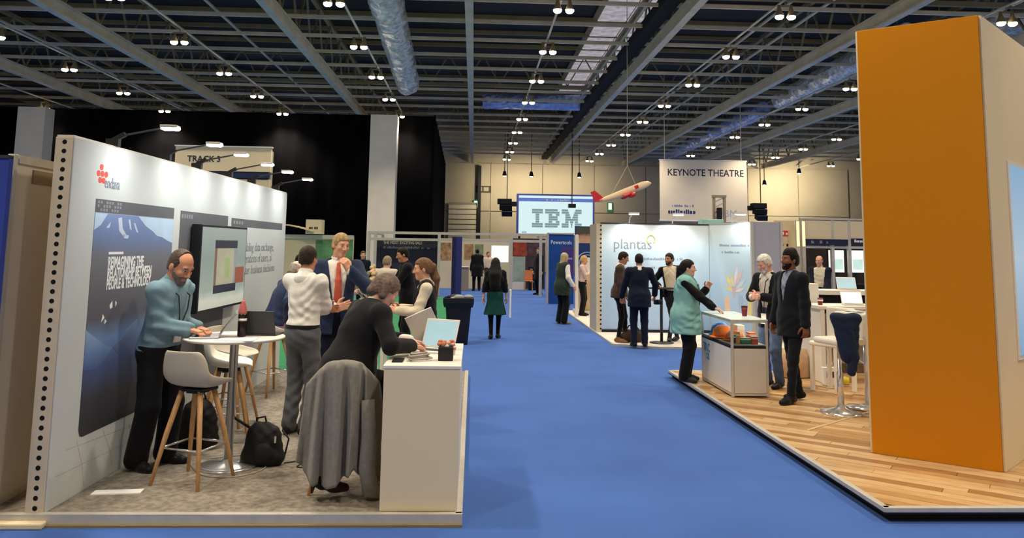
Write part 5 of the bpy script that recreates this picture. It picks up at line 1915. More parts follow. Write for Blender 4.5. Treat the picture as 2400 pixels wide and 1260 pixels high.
tilt(MB().box((0.45, -0.118, 0.03), (0.14, 0.03, 0.12))).build('logo', M_APR, ap, bevel=0.01)
MB().tube([(0.12, 0, 0.90), (-0.42, -0.06, -0.06)], 0.009, 5).tube([(0.12, 0, 0.90), (0.42, 0.05, 0.26)], 0.009, 5).tube([(0.12, 0, 0.90), (0.12, 0, 6.88)], 0.012, 5).build('wire', M_STEEL, ap)

# lamps hung before the beige wall, washing it
_wl = bpy.data.lights.new('wall_wash_lamp', 'SPOT')
_wl.energy = 560
_wl.color = (1.0, 0.86, 0.60)
_wl.spot_size = radians(140)
_wl.spot_blend = 0.9
_wl.shadow_soft_size = 0.1
wt_ = None
for i, (x, z, e, lb) in enumerate(((2.2, 7.3, 1, 'small black pendant lamp above the black speaker on the beige wall'), (4.2, 7.3, 1, 'small black pendant lamp above the left corner of the IBM screen'),
                                   (7.8, 7.3, 1, 'small black pendant lamp nearest the red plane tail'), (21.9, 7.0, 1, 'small black pendant lamp right of the cream banner'),
                                   (24.6, 7.9, 2, 'small black lamp over the brightest patch of the beige wall'))):
    t = thing('pendant_lamp', lb, 'lamp', (x * 0.965, 56.6, z - 0.2))
    MB().lathe([(0.0, 0.25), (0.10, 0.2), (0.16, -0.1), (0.14, -0.14)], 12).build('shade', M_BLACK, t, True)
    MB().tube([(0, 0, 0.2), (0, 0, 10.82 - z)], 0.025, 5).build('cord', M_BLACK, t)
    MB().lathe([(0.0, -0.10), (0.12, -0.12), (0.1, -0.16), (0.0, -0.17)], 12).build('bulb', M_LAMP, t, True)
    if e:
        d_ = _wl if e == 1 else _wl.copy()
        if e == 2:
            d_.energy = 1300
        l = bpy.data.objects.new('wall_wash_lamp', d_)
        COL.objects.link(l)
        l.location = (x * 0.965, 56.5, z - 0.45)
        l.rotation_euler = (Vector((x, 60.4, z - 1.4)) - Vector(l.location)).to_track_quat('-Z', 'Y').to_euler()
for i, (x, lb) in enumerate(((0.1, 'green exit sign near the roller shutter'), (10.4, 'green exit sign below the model airliner'))):
    t = thing('exit_sign', lb, 'sign', (x, 60.275, 5.05))
    MB().box((0, 0, 0), (0.42, 0.12, 0.75)).build('housing', mat('exit_green', '#3f9a58', 0.4, var=0.05, emit=0.35), t, bevel=0.02)
    panel('running_figure', mat('exit_white', '#e8f6e4', 0.4, var=0, emit=1.0), t, LMat(0, 0, -0.061), -0.13, -0.2, 0.13, 0.3, 0.01)
bs = thing('wall_board', 'small dark board high on the beige hall wall', 'sign', (0.68, 60.28, 6.25))
MB().box((0, 0, 0), (1.15, 0.1, 0.5)).build('board', mat('board_brown', '#3f3a30', 0.6, var=0.2), bs)
for k in range(2):
    panel('notice', M_HALLW, bs, LMat(0, 0, -0.051), -0.5 + 0.5 * k, -0.15, -0.12 + 0.5 * k, 0.15, 0.01)
for i, (x, lb) in enumerate(((2.05, 'black line speaker hanging left of the IBM screen'), (18.4, 'black line speaker hanging right of the cream banner'))):
    t = thing('speaker', lb, 'speaker', (x, 50.0, 0))
    for k in range(3):
        MB().box((-0.15 + (0.08 * k), 0, 4.75 - 0.36 * k), (0.9 - 0.12 * k, 0.6, 0.34), Matrix.Rotation(radians(8 * k), 3, 'X')).build('cabinet', M_BLACK, t, bevel=0.02)
    MB().box((0.5 if i == 0 else -0.6, 0, 4.6), (1.0, 0.1, 0.3)).build('bracket', M_BLACK, t)
    MB().tube([(0, 0, 4.9), (0, 0, 10.62)], 0.03, 5).build('chain', M_BLACK, t)

# ================================================================== right stand: display case and furniture
dc = thing('display_case', 'white cabinet with a glass case of orange and blue hats', 'display case', (3.45, 10.505, 0.105))
CW, CD = 0.46, 1.29
MB().box((0, 0, 0.315), (CW - 0.02, CD - 0.02, 0.55)).build('carcass', M_WHITE, dc)
MB().box((0, -CD / 2 + 0.004, 0.315), (CW - 0.06, 0.012, 0.55)).build('end_panel', mat('case_grey', '#c9c4bd', 0.5, var=0.03), dc)
MB().box((-CW / 2 + 0.004, 0, 0.315), (0.012, CD - 0.06, 0.55)).build('side_panel', M_WHITE, dc)
for sx in (-1, 1):
    for sy in (-1, 1):
        MB().box((sx * (CW / 2 - 0.012), sy * (CD / 2 - 0.012), 0.46), (0.03, 0.03, 0.92)).build('post', M_ALU, dc, bevel=0.003)
for z in (0.03, 0.60, 0.915):
    b = MB()
    for sy in (-1, 1):
        b.box((0, sy * (CD / 2 - 0.012), z), (CW, 0.028, 0.03))
    for sx in (-1, 1):
        b.box((sx * (CW / 2 - 0.012), 0, z), (0.028, CD, 0.03))
    b.build('rail', M_ALU if z != 0.60 else M_BLACK, dc)
MB().box((0, 0, 0.625), (CW - 0.05, CD - 0.05, 0.012)).build('shelf', M_WHITE, dc)
MB().box((0, -CD / 2 + 0.008, 0.76), (CW - 0.05, 0.006, 0.28)).build('glass_pane', M_GLASS, dc)
MB().box((-CW / 2 + 0.008, 0, 0.76), (0.006, CD - 0.05, 0.28)).build('glass_pane', M_GLASS, dc)
MB().box((0, 0, 0.935), (CW + 0.01, CD + 0.01, 0.012)).build('glass_top', mat('frosted_top', '#dff0ec', 0.25, var=0.02, spec=0.5), dc, bevel=0.003)
MB().box((0, CD / 2 - 0.035, 0.895), (CW - 0.08, 0.02, 0.012)).box((CW / 2 - 0.035, 0, 0.895), (0.02, CD - 0.08, 0.012)).build('led_strip', mat('led_strip', '#fff3df', 0.4, var=0, emit=40.0), dc)
M_LOGO = mat('logo_teal', '#4b93ad', 0.5, var=0.03)
_am = Matrix(((0, 0, -1, -CW / 2 - 0.003), (-1, 0, 0, 0), (0, 1, 0, 0), (0, 0, 0, 1)))
text('lettering', 'TRC', 0.16, M_LOGO, dc, _am @ Matrix.Translation((-0.56, 0.42, 0)), bold=0.004)
text('lettering', 'OS', 0.12, M_LOGO, dc, _am @ Matrix.Translation((-0.44, 0.32, 0)), bold=0.004)
SZ = 0.105 + 0.632
M_ORG = mat('toy_orange', '#ee7a2c', 0.45, var=0.08, scale=12)
M_TOYB = mat('toy_blue', '#2b6fc8', 0.4, var=0.08)
hh_ = thing('hard_hat', 'blue hard hat at the far end of the glass case', 'hat', (3.42, 10.93, SZ))
MB().lathe([(0.0, 0.18), (0.06, 0.172), (0.11, 0.13), (0.13, 0.06), (0.135, 0.03), (0.0, 0.03)], 20).build('shell', M_TOYB, hh_, True)
MB().lathe([(0.13, 0.03), (0.16, 0.022), (0.16, 0.014), (0.12, 0.02)], 20).build('brim', M_TOYB, hh_, True)
for i, (x, y, s, lb) in enumerate(((3.36, 10.62, 1.3, 'orange hard hat in the middle of the glass case'), (3.40, 10.28, 1.05, 'smaller orange hard hat nearer the front of the glass case'))):
    t = thing('hard_hat', lb, 'hat', (x, y, SZ))
    MB().lathe([(0.0, 0.13 * s), (0.06 * s, 0.12 * s), (0.10 * s, 0.085 * s), (0.115 * s, 0.03)], 18).build('shell', M_ORG, t, True)
    MB().lathe([(0.11 * s, 0.03), (0.14 * s, 0.02), (0.14 * s, 0.012), (0.10 * s, 0.016)], 18).build('brim', M_ORG, t, True)
for x, y, w, d, h, c, lb in ((3.34, 10.08, 0.10, 0.10, 0.10, '#4c6474', 'slate blue box by the left pane of the glass case'), (3.43, 9.98, 0.12, 0.09, 0.075, '#3f7f66', 'green box at the front of the glass case'),
                             (3.545, 9.97, 0.08, 0.08, 0.09, '#c24a42', 'red box at the front of the glass case'), (3.33, 9.94, 0.04, 0.04, 0.15, '#e3a06a', 'small upright orange figure box at the front left of the glass case'),
                             (3.59, 10.20, 0.09, 0.14, 0.12, '#e2683c', 'salmon box at the right side of the glass case'), (3.55, 10.55, 0.10, 0.16, 0.18, '#efe6d2', 'cream box at the right side of the glass case')):
    b = thing('box', lb, 'box', (x, y, SZ))
    MB().box((0, 0, h / 2), (w, d, h)).build('body', mat('toy_' + c[1:], c, 0.5, var=0.08), b, bevel=0.005)
    MB().box((0, 0, h * 0.75), (w + 0.003, d + 0.003, h * 0.16)).build('band', M_WHITEP, b)
cp = thing('cup', 'dark red cup on top of the glass case', 'cup', (3.56, 10.35, 1.046))
MB().lathe([(0.0, 0.0), (0.030, 0.0), (0.040, 0.12), (0.037, 0.12), (0.028, 0.006), (0, 0.006)], 18).build('body', mat('cup_red', '#7c2532', 0.4, var=0.06), cp, True)
MB().lathe([(0.041, 0.115), (0.042, 0.13), (0.02, 0.135), (0, 0.135)], 18).build('lid', M_BLACK, cp, True)

bs_ = thing('bar_stool', 'white padded bar stool on a chrome pole, a navy jacket over it', 'stool', (4.16, 8.95, 0.10), radians(-75))
MB().lathe([(0.035, 0.05), (0.035, 0.45), (0.024, 0.46), (0.024, 0.76)], 18).build('post', M_CHROME, bs_, True)
MB().lathe([(0.22, 0.0), (0.22, 0.010), (0.17, 0.03), (0.06, 0.065), (0.036, 0.10)], 28).build('base', M_CHROME, bs_, True)
for a in range(4):
    MB().bar((0, 0, 0.03), (0.24 * cos(a * pi / 2 + .4), 0.24 * sin(a * pi / 2 + .4), 0.012), 0.045, 0.02).build('foot', M_CHROME, bs_)
MB().box((0, 0, 0.80), (0.40, 0.40, 0.07)).build('seat', M_SHELLW, bs_, bevel=0.025)
MB().box((0, 0.20, 0.96), (0.40, 0.05, 0.30)).build('backrest', M_SHELLW, bs_, bevel=0.02)
jk = thing('jacket', 'navy jacket draped over the white bar stool, one sleeve hanging', 'jacket', (4.13, 8.72, 0.10))
M_NAVYJ = cloth('cloth_navy_jacket', '#1e2a47')
sdf_mesh('body', [('cap', vv(-0.12, 0, 1.08), vv(0.14, 0, 1.07), 0.045, 0.045, 0.03), ('cap', vv(-0.09, 0, 1.06), vv(0.0, -0.02, 0.66), 0.06, 0.07, 0.05), ('cap', vv(0.10, 0, 1.06), vv(0.06, -0.02, 0.62), 0.06, 0.06, 0.05),
                  ('cap', vv(0.02, -0.01, 1.0), vv(0.03, -0.03, 0.7), 0.06, 0.07, 0.05)], 0.012, M_NAVYJ, jk, 0.003, None, 2)
sdf_mesh('sleeve', [('cap', vv(0.02, -0.03, 0.92), vv(0.06, -0.05, 0.66), 0.06, 0.055, 0.03), ('cap', vv(0.06, -0.05, 0.66), vv(0.03, -0.05, 0.50), 0.055, 0.05, 0.03)], 0.012, M_NAVYJ, jk, 0.003)

ht = thing('high_table', 'white high table with a solid side panel and a laptop on it', 'table', (5.5, 11.25, 0.105))
MB().box((0, 0, 1.02), (1.36, 0.62, 0.045)).build('tabletop', M_WHITE, ht, bevel=0.004)
MB().box((-0.63, 0, 0.5), (0.06, 0.60, 1.0)).build('side_panel', M_WHITE, ht)
MB().box((0.63, 0, 0.5), (0.06, 0.60, 1.0)).build('side_panel', M_WHITE, ht)
MB().box((0.05, 0.2, 0.55), (1.2, 0.03, 0.7)).build('modesty_panel', mat('panel_grey', '#8e8f95', 0.6, var=0.04), ht)
laptop('white laptop with its lit page towards the aisle on the high table', (5.42, 11.15, 0.105 + 1.043), -12, M_WHITE, 118, 0.29, 0.19, screen=M_SCREENW)
cup2 = thing('cup', 'dark red cup at the left end of the high table', 'cup', (4.93, 11.15, 0.105 + 1.043))
MB().lathe([(0.0, 0.0), (0.03, 0.0), (0.038, 0.10), (0.035, 0.10), (0.028, 0.006), (0, 0.006)], 16).build('body', MATS['cup_red'], cup2, True)
MB().lathe([(0.039, 0.055), (0.039, 0.075)], 16).build('band', M_WHITEP, cup2, True)
pc = thing('pedestal', 'white pedestal column standing behind the left end of the high table', 'pedestal', (5.02, 11.75, 0.105))
MB().box((0, 0, 0.66), (0.22, 0.22, 1.32)).build('shaft', M_WHITE, pc, bevel=0.004)
MB().box((0, 0, 0.02), (0.26, 0.26, 0.04)).build('plinth', M_WHITE, pc)
lb_ = thing('bench', 'white bench top on black boxes behind the high table', 'table', (6.1, 12.6, 0))
MB().box((0, 0, 1.26), (1.4, 0.5, 0.07)).build('tabletop', M_WHITE, lb_, bevel=0.004)
for sx in (-0.45, 0.25):
    MB().box((sx, 0, 0.62), (0.55, 0.42, 1.22)).build('cabinet', M_BLACKM, lb_)
laptop('small pale laptop on the bench behind the high table', (6.0, 12.5, 1.295), -10, M_WHITE, 115, 0.3, 0.2, screen=MATS['page_blue'])
rt2 = thing('bar_table', 'small white round table half hidden by the orange tower', 'table', (4.62, 9.25, 0.105))
MB().lathe([(0.0, 1.06), (0.32, 1.06), (0.33, 1.07), (0.33, 1.085), (0.0, 1.09)], 36).build('tabletop', M_WHITE, rt2, True)
MB().lathe([(0.03, 0.02), (0.03, 1.06)], 16).build('post', M_CHROME, rt2, True)
MB().lathe([(0.24, 0.0), (0.24, 0.012), (0.05, 0.04)], 24).build('base', M_CHROME, rt2, True)
ps2 = thing('leaflets', 'pale leaflets lying on the half hidden round table', 'leaflets', (4.5, 9.25, 0.105 + 1.091))
for k in range(3):
    o = MB().box((0, 0, 0.004 + 0.007 * k), (0.14, 0.20, 0.006)).build('leaflet', M_WHITEP, ps2)
    o.rotation_euler = (0, 0, 0.3 * k)
wc = thing('low_chair', 'white low backed chair between the high table and the bar stool', 'chair', (4.72, 10.35, 0.105), radians(-60))
MB().box((0, 0, 0.60), (0.42, 0.42, 0.06)).build('seat', M_SHELLW, wc, bevel=0.02)
MB().box((0, 0.20, 0.84), (0.42, 0.05, 0.44)).build('backrest', M_SHELLW, wc, bevel=0.02)
for sx in (-0.18, 0.18):
    for sy in (-0.18, 0.18):
        MB().box((sx, sy, 0.29), (0.045, 0.045, 0.58)).build('leg', M_SHELLW, wc)
bx_ = thing('plinth_box', 'low brown carpet covered box under the bench', 'box', (5.85, 11.93, 0.0))
MB().box((0, 0, 0.22), (1.6, 0.12, 0.44)).build('body', mat('carpet_brown', '#7d6a55', 0.95, var=0.2, scale=14, bump=0.4), bx_)
MB().box((0, -0.062, 0.42), (1.6, 0.01, 0.03)).build('trim', M_ALU, bx_)
tg = thing('tote_bag', 'tan tote bag on the deck beside the side panel of the high table', 'bag', (4.64, 11.4, 0.105))
sq_lathe([(0.30, 0.14, 0.0), (0.34, 0.17, 0.02), (0.36, 0.16, 0.22), (0.33, 0.10, 0.40)]).build('body', mat('tan_canvas', '#c2a37f', 0.85, var=0.1, scale=14, bump=0.3), tg, True)
MB().tube([(-0.09, 0, 0.39), (-0.07, 0, 0.60), (0.07, 0, 0.60), (0.09, 0, 0.39)], 0.010, 6).build('handle', M_BLACK, tg, True)
pb_ = thing('paper_bag', 'white and blue carrier bag on the deck behind the chrome pole', 'bag', (4.86, 10.75, 0.105))
sq_lathe([(0.18, 0.10, 0.0), (0.20, 0.11, 0.02), (0.22, 0.10, 0.24)]).build('body', M_WHITEP, pb_)
MB().box((0, -0.056, 0.15), (0.14, 0.006, 0.08)).build('label', mat('label_navy', '#26356c', 0.5, var=0.05), pb_)
MB().tube([(-0.05, 0, 0.24), (-0.03, 0, 0.31), (0.03, 0, 0.31), (0.05, 0, 0.24)], 0.005, 5).build('handle', M_WHITEP, pb_)
yt = thing('tape_roll', 'yellow roll of tape on the deck by the brown box', 'tape', (5.1, 10.9, 0.105))
MB().lathe([(0.05, 0.0), (0.085, 0.0), (0.085, 0.09), (0.05, 0.09), (0.05, 0.001)], 18).build('roll', mat('tape_yellow', '#d9c234', 0.4, var=0.05), yt, True)
MB().lathe([(0.046, 0.004), (0.049, 0.004), (0.049, 0.088), (0.046, 0.088)], 18).build('core', M_CREAM, yt, True)
cable('grey power cables trailing over the oak deck behind the pole', [(4.35, 10.6, 0.112), (4.5, 10.45, 0.112), (4.62, 10.7, 0.112), (4.75, 10.5, 0.112), (4.9, 10.6, 0.112), (5.1, 10.7, 0.112)], 0.008, M_CABLEW)
cable('pale cable hanging from the high table towards the orange tower', [(5.05, 11.0, 1.1), (5.06, 10.88, 0.75), (5.2, 10.8, 0.5), (5.5, 10.8, 0.3), (5.7, 10.8, 0.115)], 0.008, M_EDGE)

# ================================================================== booths behind the right stand
sb = thing('shell_booth', 'cream shell scheme booth with navy name bands and dark back wall', 'booth', (9.4, 19.0, 0.0))
MB().box((0.2, 0, 2.43), (3.3, 0.08, 0.47)).build('fascia', M_CREAM, sb)
M_NAVYB = mat('band_navy_booth', '#1b2140', 0.6, var=0.08)
for x0, x1, z0, z1, tx in ((-1.36, -0.30, 2.06, 2.2, 'DIGITAL'), (-0.20, 1.4, 2.10, 2.23, 'TECHNOLOGY')):
    MB().box(((x0 + x1) / 2, -0.03, (z0 + z1) / 2), (x1 - x0, 0.10, z1 - z0)).build('name_band', M_NAVYB, sb)
    small_print(M_WHITEP if x0 > -1 else M_GREYL, sb, LMat(0, 0, -0.082), x0 + (0.15 if x0 < -1 else 0.06), z0 + 0.035, 0.06 * len(tx), 0.07, len(tx), len(tx))
for z in (2.01, 2.68):
    MB().box((0.2, 0, z), (3.3, 0.08, 0.06)).build('rail', M_ALU, sb)
for x in (-1.43, -0.66, -0.24, 1.8):
    MB().box((x, 0, 1.33), (0.07, 0.09, 2.66)).build('post', M_ALU, sb)
MB().box((0.2, 2.2, 1.2), (3.3, 0.08, 2.4)).build('back_wall', mat('booth_brown', '#2b2422', 0.7, var=0.15), sb)
MB().box((-1.5, 1.1, 1.2), (0.06, 2.2, 2.4)).build('side_wall', M_CREAM, sb)
MB().box((0.9, 0.3, 0.55), (2.0, 0.3, 1.1)).build('counter', M_BLACKM, sb)
for i, x in enumerate((-0.46, 0.02)):
    t = thing('monitor', ('lit white monitor at the left in the shell scheme booth', 'lit white monitor next to the orange tower in the shell scheme booth')[i], 'monitor', (9.4 + x + (0 if i == 0 else 0.02), 19.25, 1.1))
    MB().box((0, 0, 0.57), (0.42, 0.04, 0.60)).build('housing', M_BLACK, t)
    panel('screen', M_SCREENW, t, LMat(0, 0.57, -0.021), -0.195, -0.27, 0.195, 0.27, 0.002)
    panel('picture', mat('screen_mint', '#cfeee2', 0.3, var=0.1, emit=0.8), t, LMat(0, 0.57, -0.0235), -0.08, -0.2, 0.16, 0.05, 0.001)
    MB().box((0, 0.02, 0.14), (0.06, 0.04, 0.28)).box((0, 0, 0.01), (0.24, 0.18, 0.02)).build('stand', M_BLACK, t)
rb = thing('logo_wall', 'cream wall with a red sign beside the yellow light tubes', 'wall panel', (7.80, 19.6, 0))
MB().box((0, 0, 1.33), (0.50, 0.08, 2.66)).build('panel', M_CREAM, rb)
MB().box((0.0, -0.05, 2.34), (0.30, 0.02, 0.14)).build('red_sign', mat('sign_red', '#c8434c', 0.5, var=0.08), rb, bevel=0.02)
small_print(M_WHITEP, rb, LMat(0, 0, -0.062), -0.12, 2.305, 0.24, 0.07, 4, 3)
for x in (-0.12, 0.10):
    MB().box((x, -0.05, 2.05), (0.14, 0.02, 0.06)).build('black_tab', M_BLACK, rb)
for i, x in enumerate((7.88, 8.02)):
    t = thing('light_tube', ('upright yellow light tube nearer the red sign', 'upright yellow light tube nearer the cream fascia')[i], 'light', (x - 0.02, 18.9, 0))
    MB().box((0, 0.03, 1.32), (0.085, 0.05, 2.64)).build('housing', M_ALU, t)
    MB().tube([(0, 0, 2.02), (0, 0, 2.62)], 0.035, 8).build('tube', mat('tube_glow', '#ffe7a6', 0.4, var=0, emit=1.3), t)

# ================================================================== the people
def loc_of(p, loc, rz):
    """a point of the hall in a person's own frame"""
    a = -radians(rz)
    x, y, z = p[0] - loc[0], p[1] - loc[1], p[2] - loc[2]
    return (x * cos(a) - y * sin(a), x * sin(a) + y * cos(a), z)


K_BLACK = cloth('cloth_black', '#121216')
K_BLACK2 = cloth('cloth_black_wool', '#17171a')
K_NAVY = cloth('cloth_navy', '#141a2c')
K_NAVY2 = cloth('cloth_ink', '#13171f')
K_NAVYB = cloth('cloth_navy_blue', '#2a3550')
K_TEAL = cloth('cloth_teal_shirt', '#748f9b')
K_WHITE = cloth('cloth_white', '#e6e1d8')
K_CREAM = cloth('cloth_cream', '#d9cdb4')
K_GREY = cloth('cloth_grey', '#5b5c60')
K_DGREY = cloth('cloth_charcoal', '#33343a')
K_BROWN = cloth('cloth_brown', '#4a3a30')
K_GREEN = cloth('cloth_green', '#12423a')
K_OLIVE = cloth('cloth_olive', '#2e3a30')
K_VEST = cloth('cloth_turquoise', '#7fb3b0')
K_PINK = cloth('cloth_pink', '#d3b6ae')
K_TIE = cloth('cloth_tie_coral', '#cf6450')
K_JEANS = cloth('cloth_jeans', '#41506e')
K_BELT = cloth('belt_black', '#151515', 0.4)
PZ = 0.07

# man in the teal shirt, typing at the round table
L, R = (-2.60, 6.86, PZ), 72
person('man in teal shirt and black trousers typing at the round table', L, R,
       dict(H=1.79, lean=12, lh=loc_of((-2.30, 6.88, 1.185), L, R), rh=loc_of((-2.31, 6.73, 1.185), L, R), le=(0.4, 1, -0.8), re=(-0.35, 1.2, -0.8),
            head=(-8, 30, 0), lf=(0.13, -0.02, 0.085), rf=(-0.13, 0.05, 0.085), hd=1.13, girth=1.05), 'warm', ('receding', '#4b3c32'), beard='#6d625a',
       wear=[('shirt', K_TEAL, {'fold': 0.0065, 'off': 0.020, 'loose': 0.018, 'hem': -0.01, 'sleeve': 0.9}), ('trousers', K_BLACK, {'flare': 0.035, 'off': 0.016, 'top': 0.02}), ('lanyard', K_DGREY, {'z': 0.06})],
       lhand={'d': (0, -1, -0.25), 'n': (0, -0.3, -1), 'curl': 0.55}, rhand={'d': (0.1, -1, -0.25), 'n': (0, -0.3, -1), 'curl': 0.55})

# person in black, seated on the stool with the coat
L, R = (-0.90, 6.32, PZ), 118
person('person with grey hair in a black jacket, seated and leaning over the white counter', L, R,
       dict(H=1.80, pelvis=(0, 0.05, 0.845), lean=25, twist=4, lh=loc_of((-0.50, 6.58, 1.13), L, R), rh=loc_of((-0.47, 6.26, 1.13), L, R), le=(0.9, 0.5, -0.4), re=(-0.9, 0.6, -0.5),
            head=(6, 42, 0), lf=(0.14, -0.20, 0.33), rf=loc_of((-1.07, 6.05, 0.19), L, R), lk=(0.2, -1, 0.4), rk=(-0.2, -1, 0.4), girth=1.22, wide=1.12, hd=1.06), 'pink',
       ('short', '#6b5b50'), hair_extra=(((-0.05, 0.05, 0.02), (-0.075, 0.03, -0.06), 0.05, 0.03), ((0.05, 0.05, 0.02), (0.075, 0.03, -0.06), 0.05, 0.03), ((0, 0.08, 0.02), (0, 0.09, -0.07), 0.05, 0.04)),
       wear=[('shirt', K_WHITE, {}), ('trousers', K_BLACK2, {}), ('jacket', K_BLACK2, {'off': 0.036, 'hem': -0.13, 'v': (0.12, 0.40, 0.0), 'fold': 0.003})],
       shoes='#3a2218', heel=True, lhand={'d': (0, -1, -0.2), 'n': (0, -0.2, -1), 'curl': 0.5}, rhand={'d': (0.2, -1, -0.2), 'n': (0, -0.2, -1), 'curl': 0.5})

# white shirt, arms folded, back to the camera
L, R = (-1.66, 8.0, PZ), 152
person('man in white shirt and grey trousers standing with folded arms, back to the camera', L, R,
       dict(H=1.82, lean=2, lh=(-0.10, -0.24, 1.18), rh=(0.09, -0.25, 1.14), le=(1, 0.1, -0.3), re=(-1, 0.1, -0.3), head=(6, 6, 0), wide=1.06, girth=1.02), 'warm', ('short', '#2e231c'),
       wear=[('shirt', K_WHITE, {'fold': 0.004, 'off': 0.014, 'loose': 0.03, 'hem': 0.05}), ('trousers', K_GREY, {'belt': K_BELT, 'flare': 0.02, 'fold': 0.004, 'top': 0.065})],
       lhand={'d': (-1, -0.2, 0.1), 'n': (0, 1, 0), 'curl': 0.4}, rhand={'d': (1, -0.2, 0.1), 'n': (0, 1, 0), 'curl': 0.4})

# tall blond man, hand at his chin
L, R = (-1.47, 8.75, PZ), 14
person('tall blond man in navy suit and coral tie holding his chin', L, R,
       dict(H=1.97, lean=-1, lh=(0.10, -0.26, 1.56), rh=(-0.02, -0.24, 1.16), le=(0.8, 0.1, -0.8), re=(-1, 0.3, -0.3), head=(24, 10, 4), wide=1.02), 'light', ('short', '#a58a60'),
       wear=[('shirt', K_WHITE, {}), ('tie', K_TIE), ('trousers', K_NAVY), ('jacket', K_NAVYB, {'v': (-0.10, 0.40, 0.03), 'hem': -0.16})],
       lhand={'d': (-0.5, -0.2, 0.85), 'n': (-0.5, 0.8, -0.2), 'curl': 0.75}, rhand={'d': (1, 0, 0.3), 'n': (0, 1, 0), 'curl': 0.4})

# bald man in a navy jumper, seated on the far stool
L, R = (-2.42, 10.2, PZ), 122
person('balding man in navy jumper seated on the far white stool, leaning forward', L, R,
       dict(H=1.78, pelvis=(0, 0.04, 0.85), lean=24, head=(0, 20, 0), lh=(0.20, -0.40, 0.98), rh=loc_of((-2.24, 9.95, 0.96), L, R), re=(-1, 0.6, -0.6), lf=(0.14, -0.26, 0.36), rf=(-0.12, -0.24, 0.36),
            lk=(0.2, -1, 0.4), rk=(-0.2, -1, 0.4), wide=1.10, girth=1.15), 'pink', ('ring', '#9c8f80'),
       wear=[('jumper', K_NAVYB, {'off': 0.022, 'loose': 0.03}), ('trousers', cloth('cloth_mauve', '#9a7480'))])

# woman with a ponytail
L, R = (-0.50, 8.95, PZ), -84
person('young woman with a long ponytail, black waistcoat and cream sleeves, in profile', L, R,
       dict(H=1.70, lean=5, lh=(0.10, -0.33, 1.12), rh=(-0.10, -0.30, 1.13), le=(0.7, 1, -0.6), re=(-0.7, 1, -0.6), head=(0, 6, 0), wide=0.92, girth=0.92), 'light', ('short', '#6e5238'),
       hair_extra=(((0, 0.08, 0.05), (0, 0.13, 0.02), 0.035, 0.026), ((0, 0.13, 0.02), (0, 0.15, -0.12), 0.028, 0.036), ((0, 0.15, -0.12), (0, 0.13, -0.34), 0.036, 0.014)),
       wear=[('shirt', K_CREAM, {'loose': 0.02}), ('vest', K_BLACK, {'off': 0.022, 'hem': -0.2, 'v': (0.1, 0.4, 0.0)}), ('trousers', K_BLACK), ('lanyard', K_DGREY, {'z': -0.02})],
       lhand={'d': (-0.2, -1, 0.2), 'n': (-1, 0, -0.4), 'curl': 0.8}, rhand={'d': (0.2, -1, 0.2), 'n': (1, 0, -0.4), 'curl': 0.8})

# woman in the green skirt walking away
L, R = (0.47, 16.7, 0.0), 176
person('woman with long black hair walking away in a dark green skirt', L, R,
       dict(H=1.67, lf=(0.07, 0.05, 0.085), rf=(-0.06, -0.12, 0.085), lh=(0.25, 0.05, 0.82), wide=0.95), 'light', ('bob', '#14110f'),
       hair_extra=(((0, 0.04, 0.0), (0, 0.12, -0.24), 0.10, 0.13), ((0, 0.12, -0.24), (0, 0.13, -0.44), 0.13, 0.12), ((-0.06, 0.06, -0.1), (-0.14, 0.10, -0.34), 0.06, 0.05), ((0.06, 0.06, -0.1), (0.14, 0.10, -0.36), 0.06, 0.05)),
       wear=[('jumper', K_BLACK, {'off': 0.02, 'hem': 0.06}), ('skirt', K_GREEN, {'hem': 0.50, 'r': 0.21}), ('tights', K_BLACK)], shoes='#101012')
tag(MB().prism([(-0.02, -0.1), (0.02, -0.1), (0.02, 0.1), (-0.02, 0.1)], 0.45, 1.02).build('tote_bag', M_WHITEP, None, bevel=0.01, loc=(0.78, 16.62, 0)), 'flat pale tote bag at the side of the woman in green', 'bag')

# far figures at the end of the aisle
person('figure in a black coat at the far end of the aisle', (0.17, 34.5, 0.0), 190, dict(H=1.80, lf=(0.13, 0, 0.085)), 'warm', ('short', '#14110f'),
       wear=[('coat', K_BLACK, {'hem': -0.35, 'open': False, 'off': 0.05}), ('trousers', K_BLACK)])
person('far person in a cream top before the white screen', (0.66, 35.6, 0.0), 20, dict(H=1.68), 'light', ('short', '#5a4030'),
       wear=[('jumper', K_CREAM), ('trousers', K_DGREY)])
person('dark figure standing by the end post of the aluminium frame', (2.66, 32.2, 0.0), -60, dict(H=1.90), 'light', ('short', '#4a3a2c'),
       wear=[('coat', K_BLACK, {'hem': -0.4, 'open': False, 'off': 0.03}), ('trousers', K_BLACK)])

# woman with the headscarf and the pale woman behind her
L, R = (2.26, 20.1, 0.0), 118
person('woman in an olive gilet and headscarf by the white platform corner', L, R,
       dict(H=1.78, lean=4, head=(0, 10, 0), lh=(0.30, -0.1, 0.85), rh=(-0.30, -0.12, 0.95), wide=1.08, girth=1.12), 'warm', ('bob', '#b3a27a'),
       hair_extra=(((0, 0.03, -0.08), (0, 0.03, -0.14), 0.08, 0.085),),
       wear=[('shirt', K_WHITE, {'loose': 0.03}), ('vest', K_OLIVE, {'off': 0.04, 'hem': -0.24}), ('trousers', K_BLACK, {'flare': 0.04})], shoes='#8a7a66')
person('woman in a pale pink top looking at her phone by the beech counter', (3.06, 22.22, 0.035), 70,
       dict(H=1.66, lean=2, lh=(0.06, -0.34, 1.22), rh=(-0.06, -0.32, 1.2), head=(0, 12, 0), wide=0.94), 'light', ('bob', '#c9a46a'),
       wear=[('jumper', K_PINK, {'loose': 0.03}), ('trousers', K_BLACK)], rhand={'d': (0, -1, 0.4), 'n': (0.6, 0, 1), 'curl': 0.7})
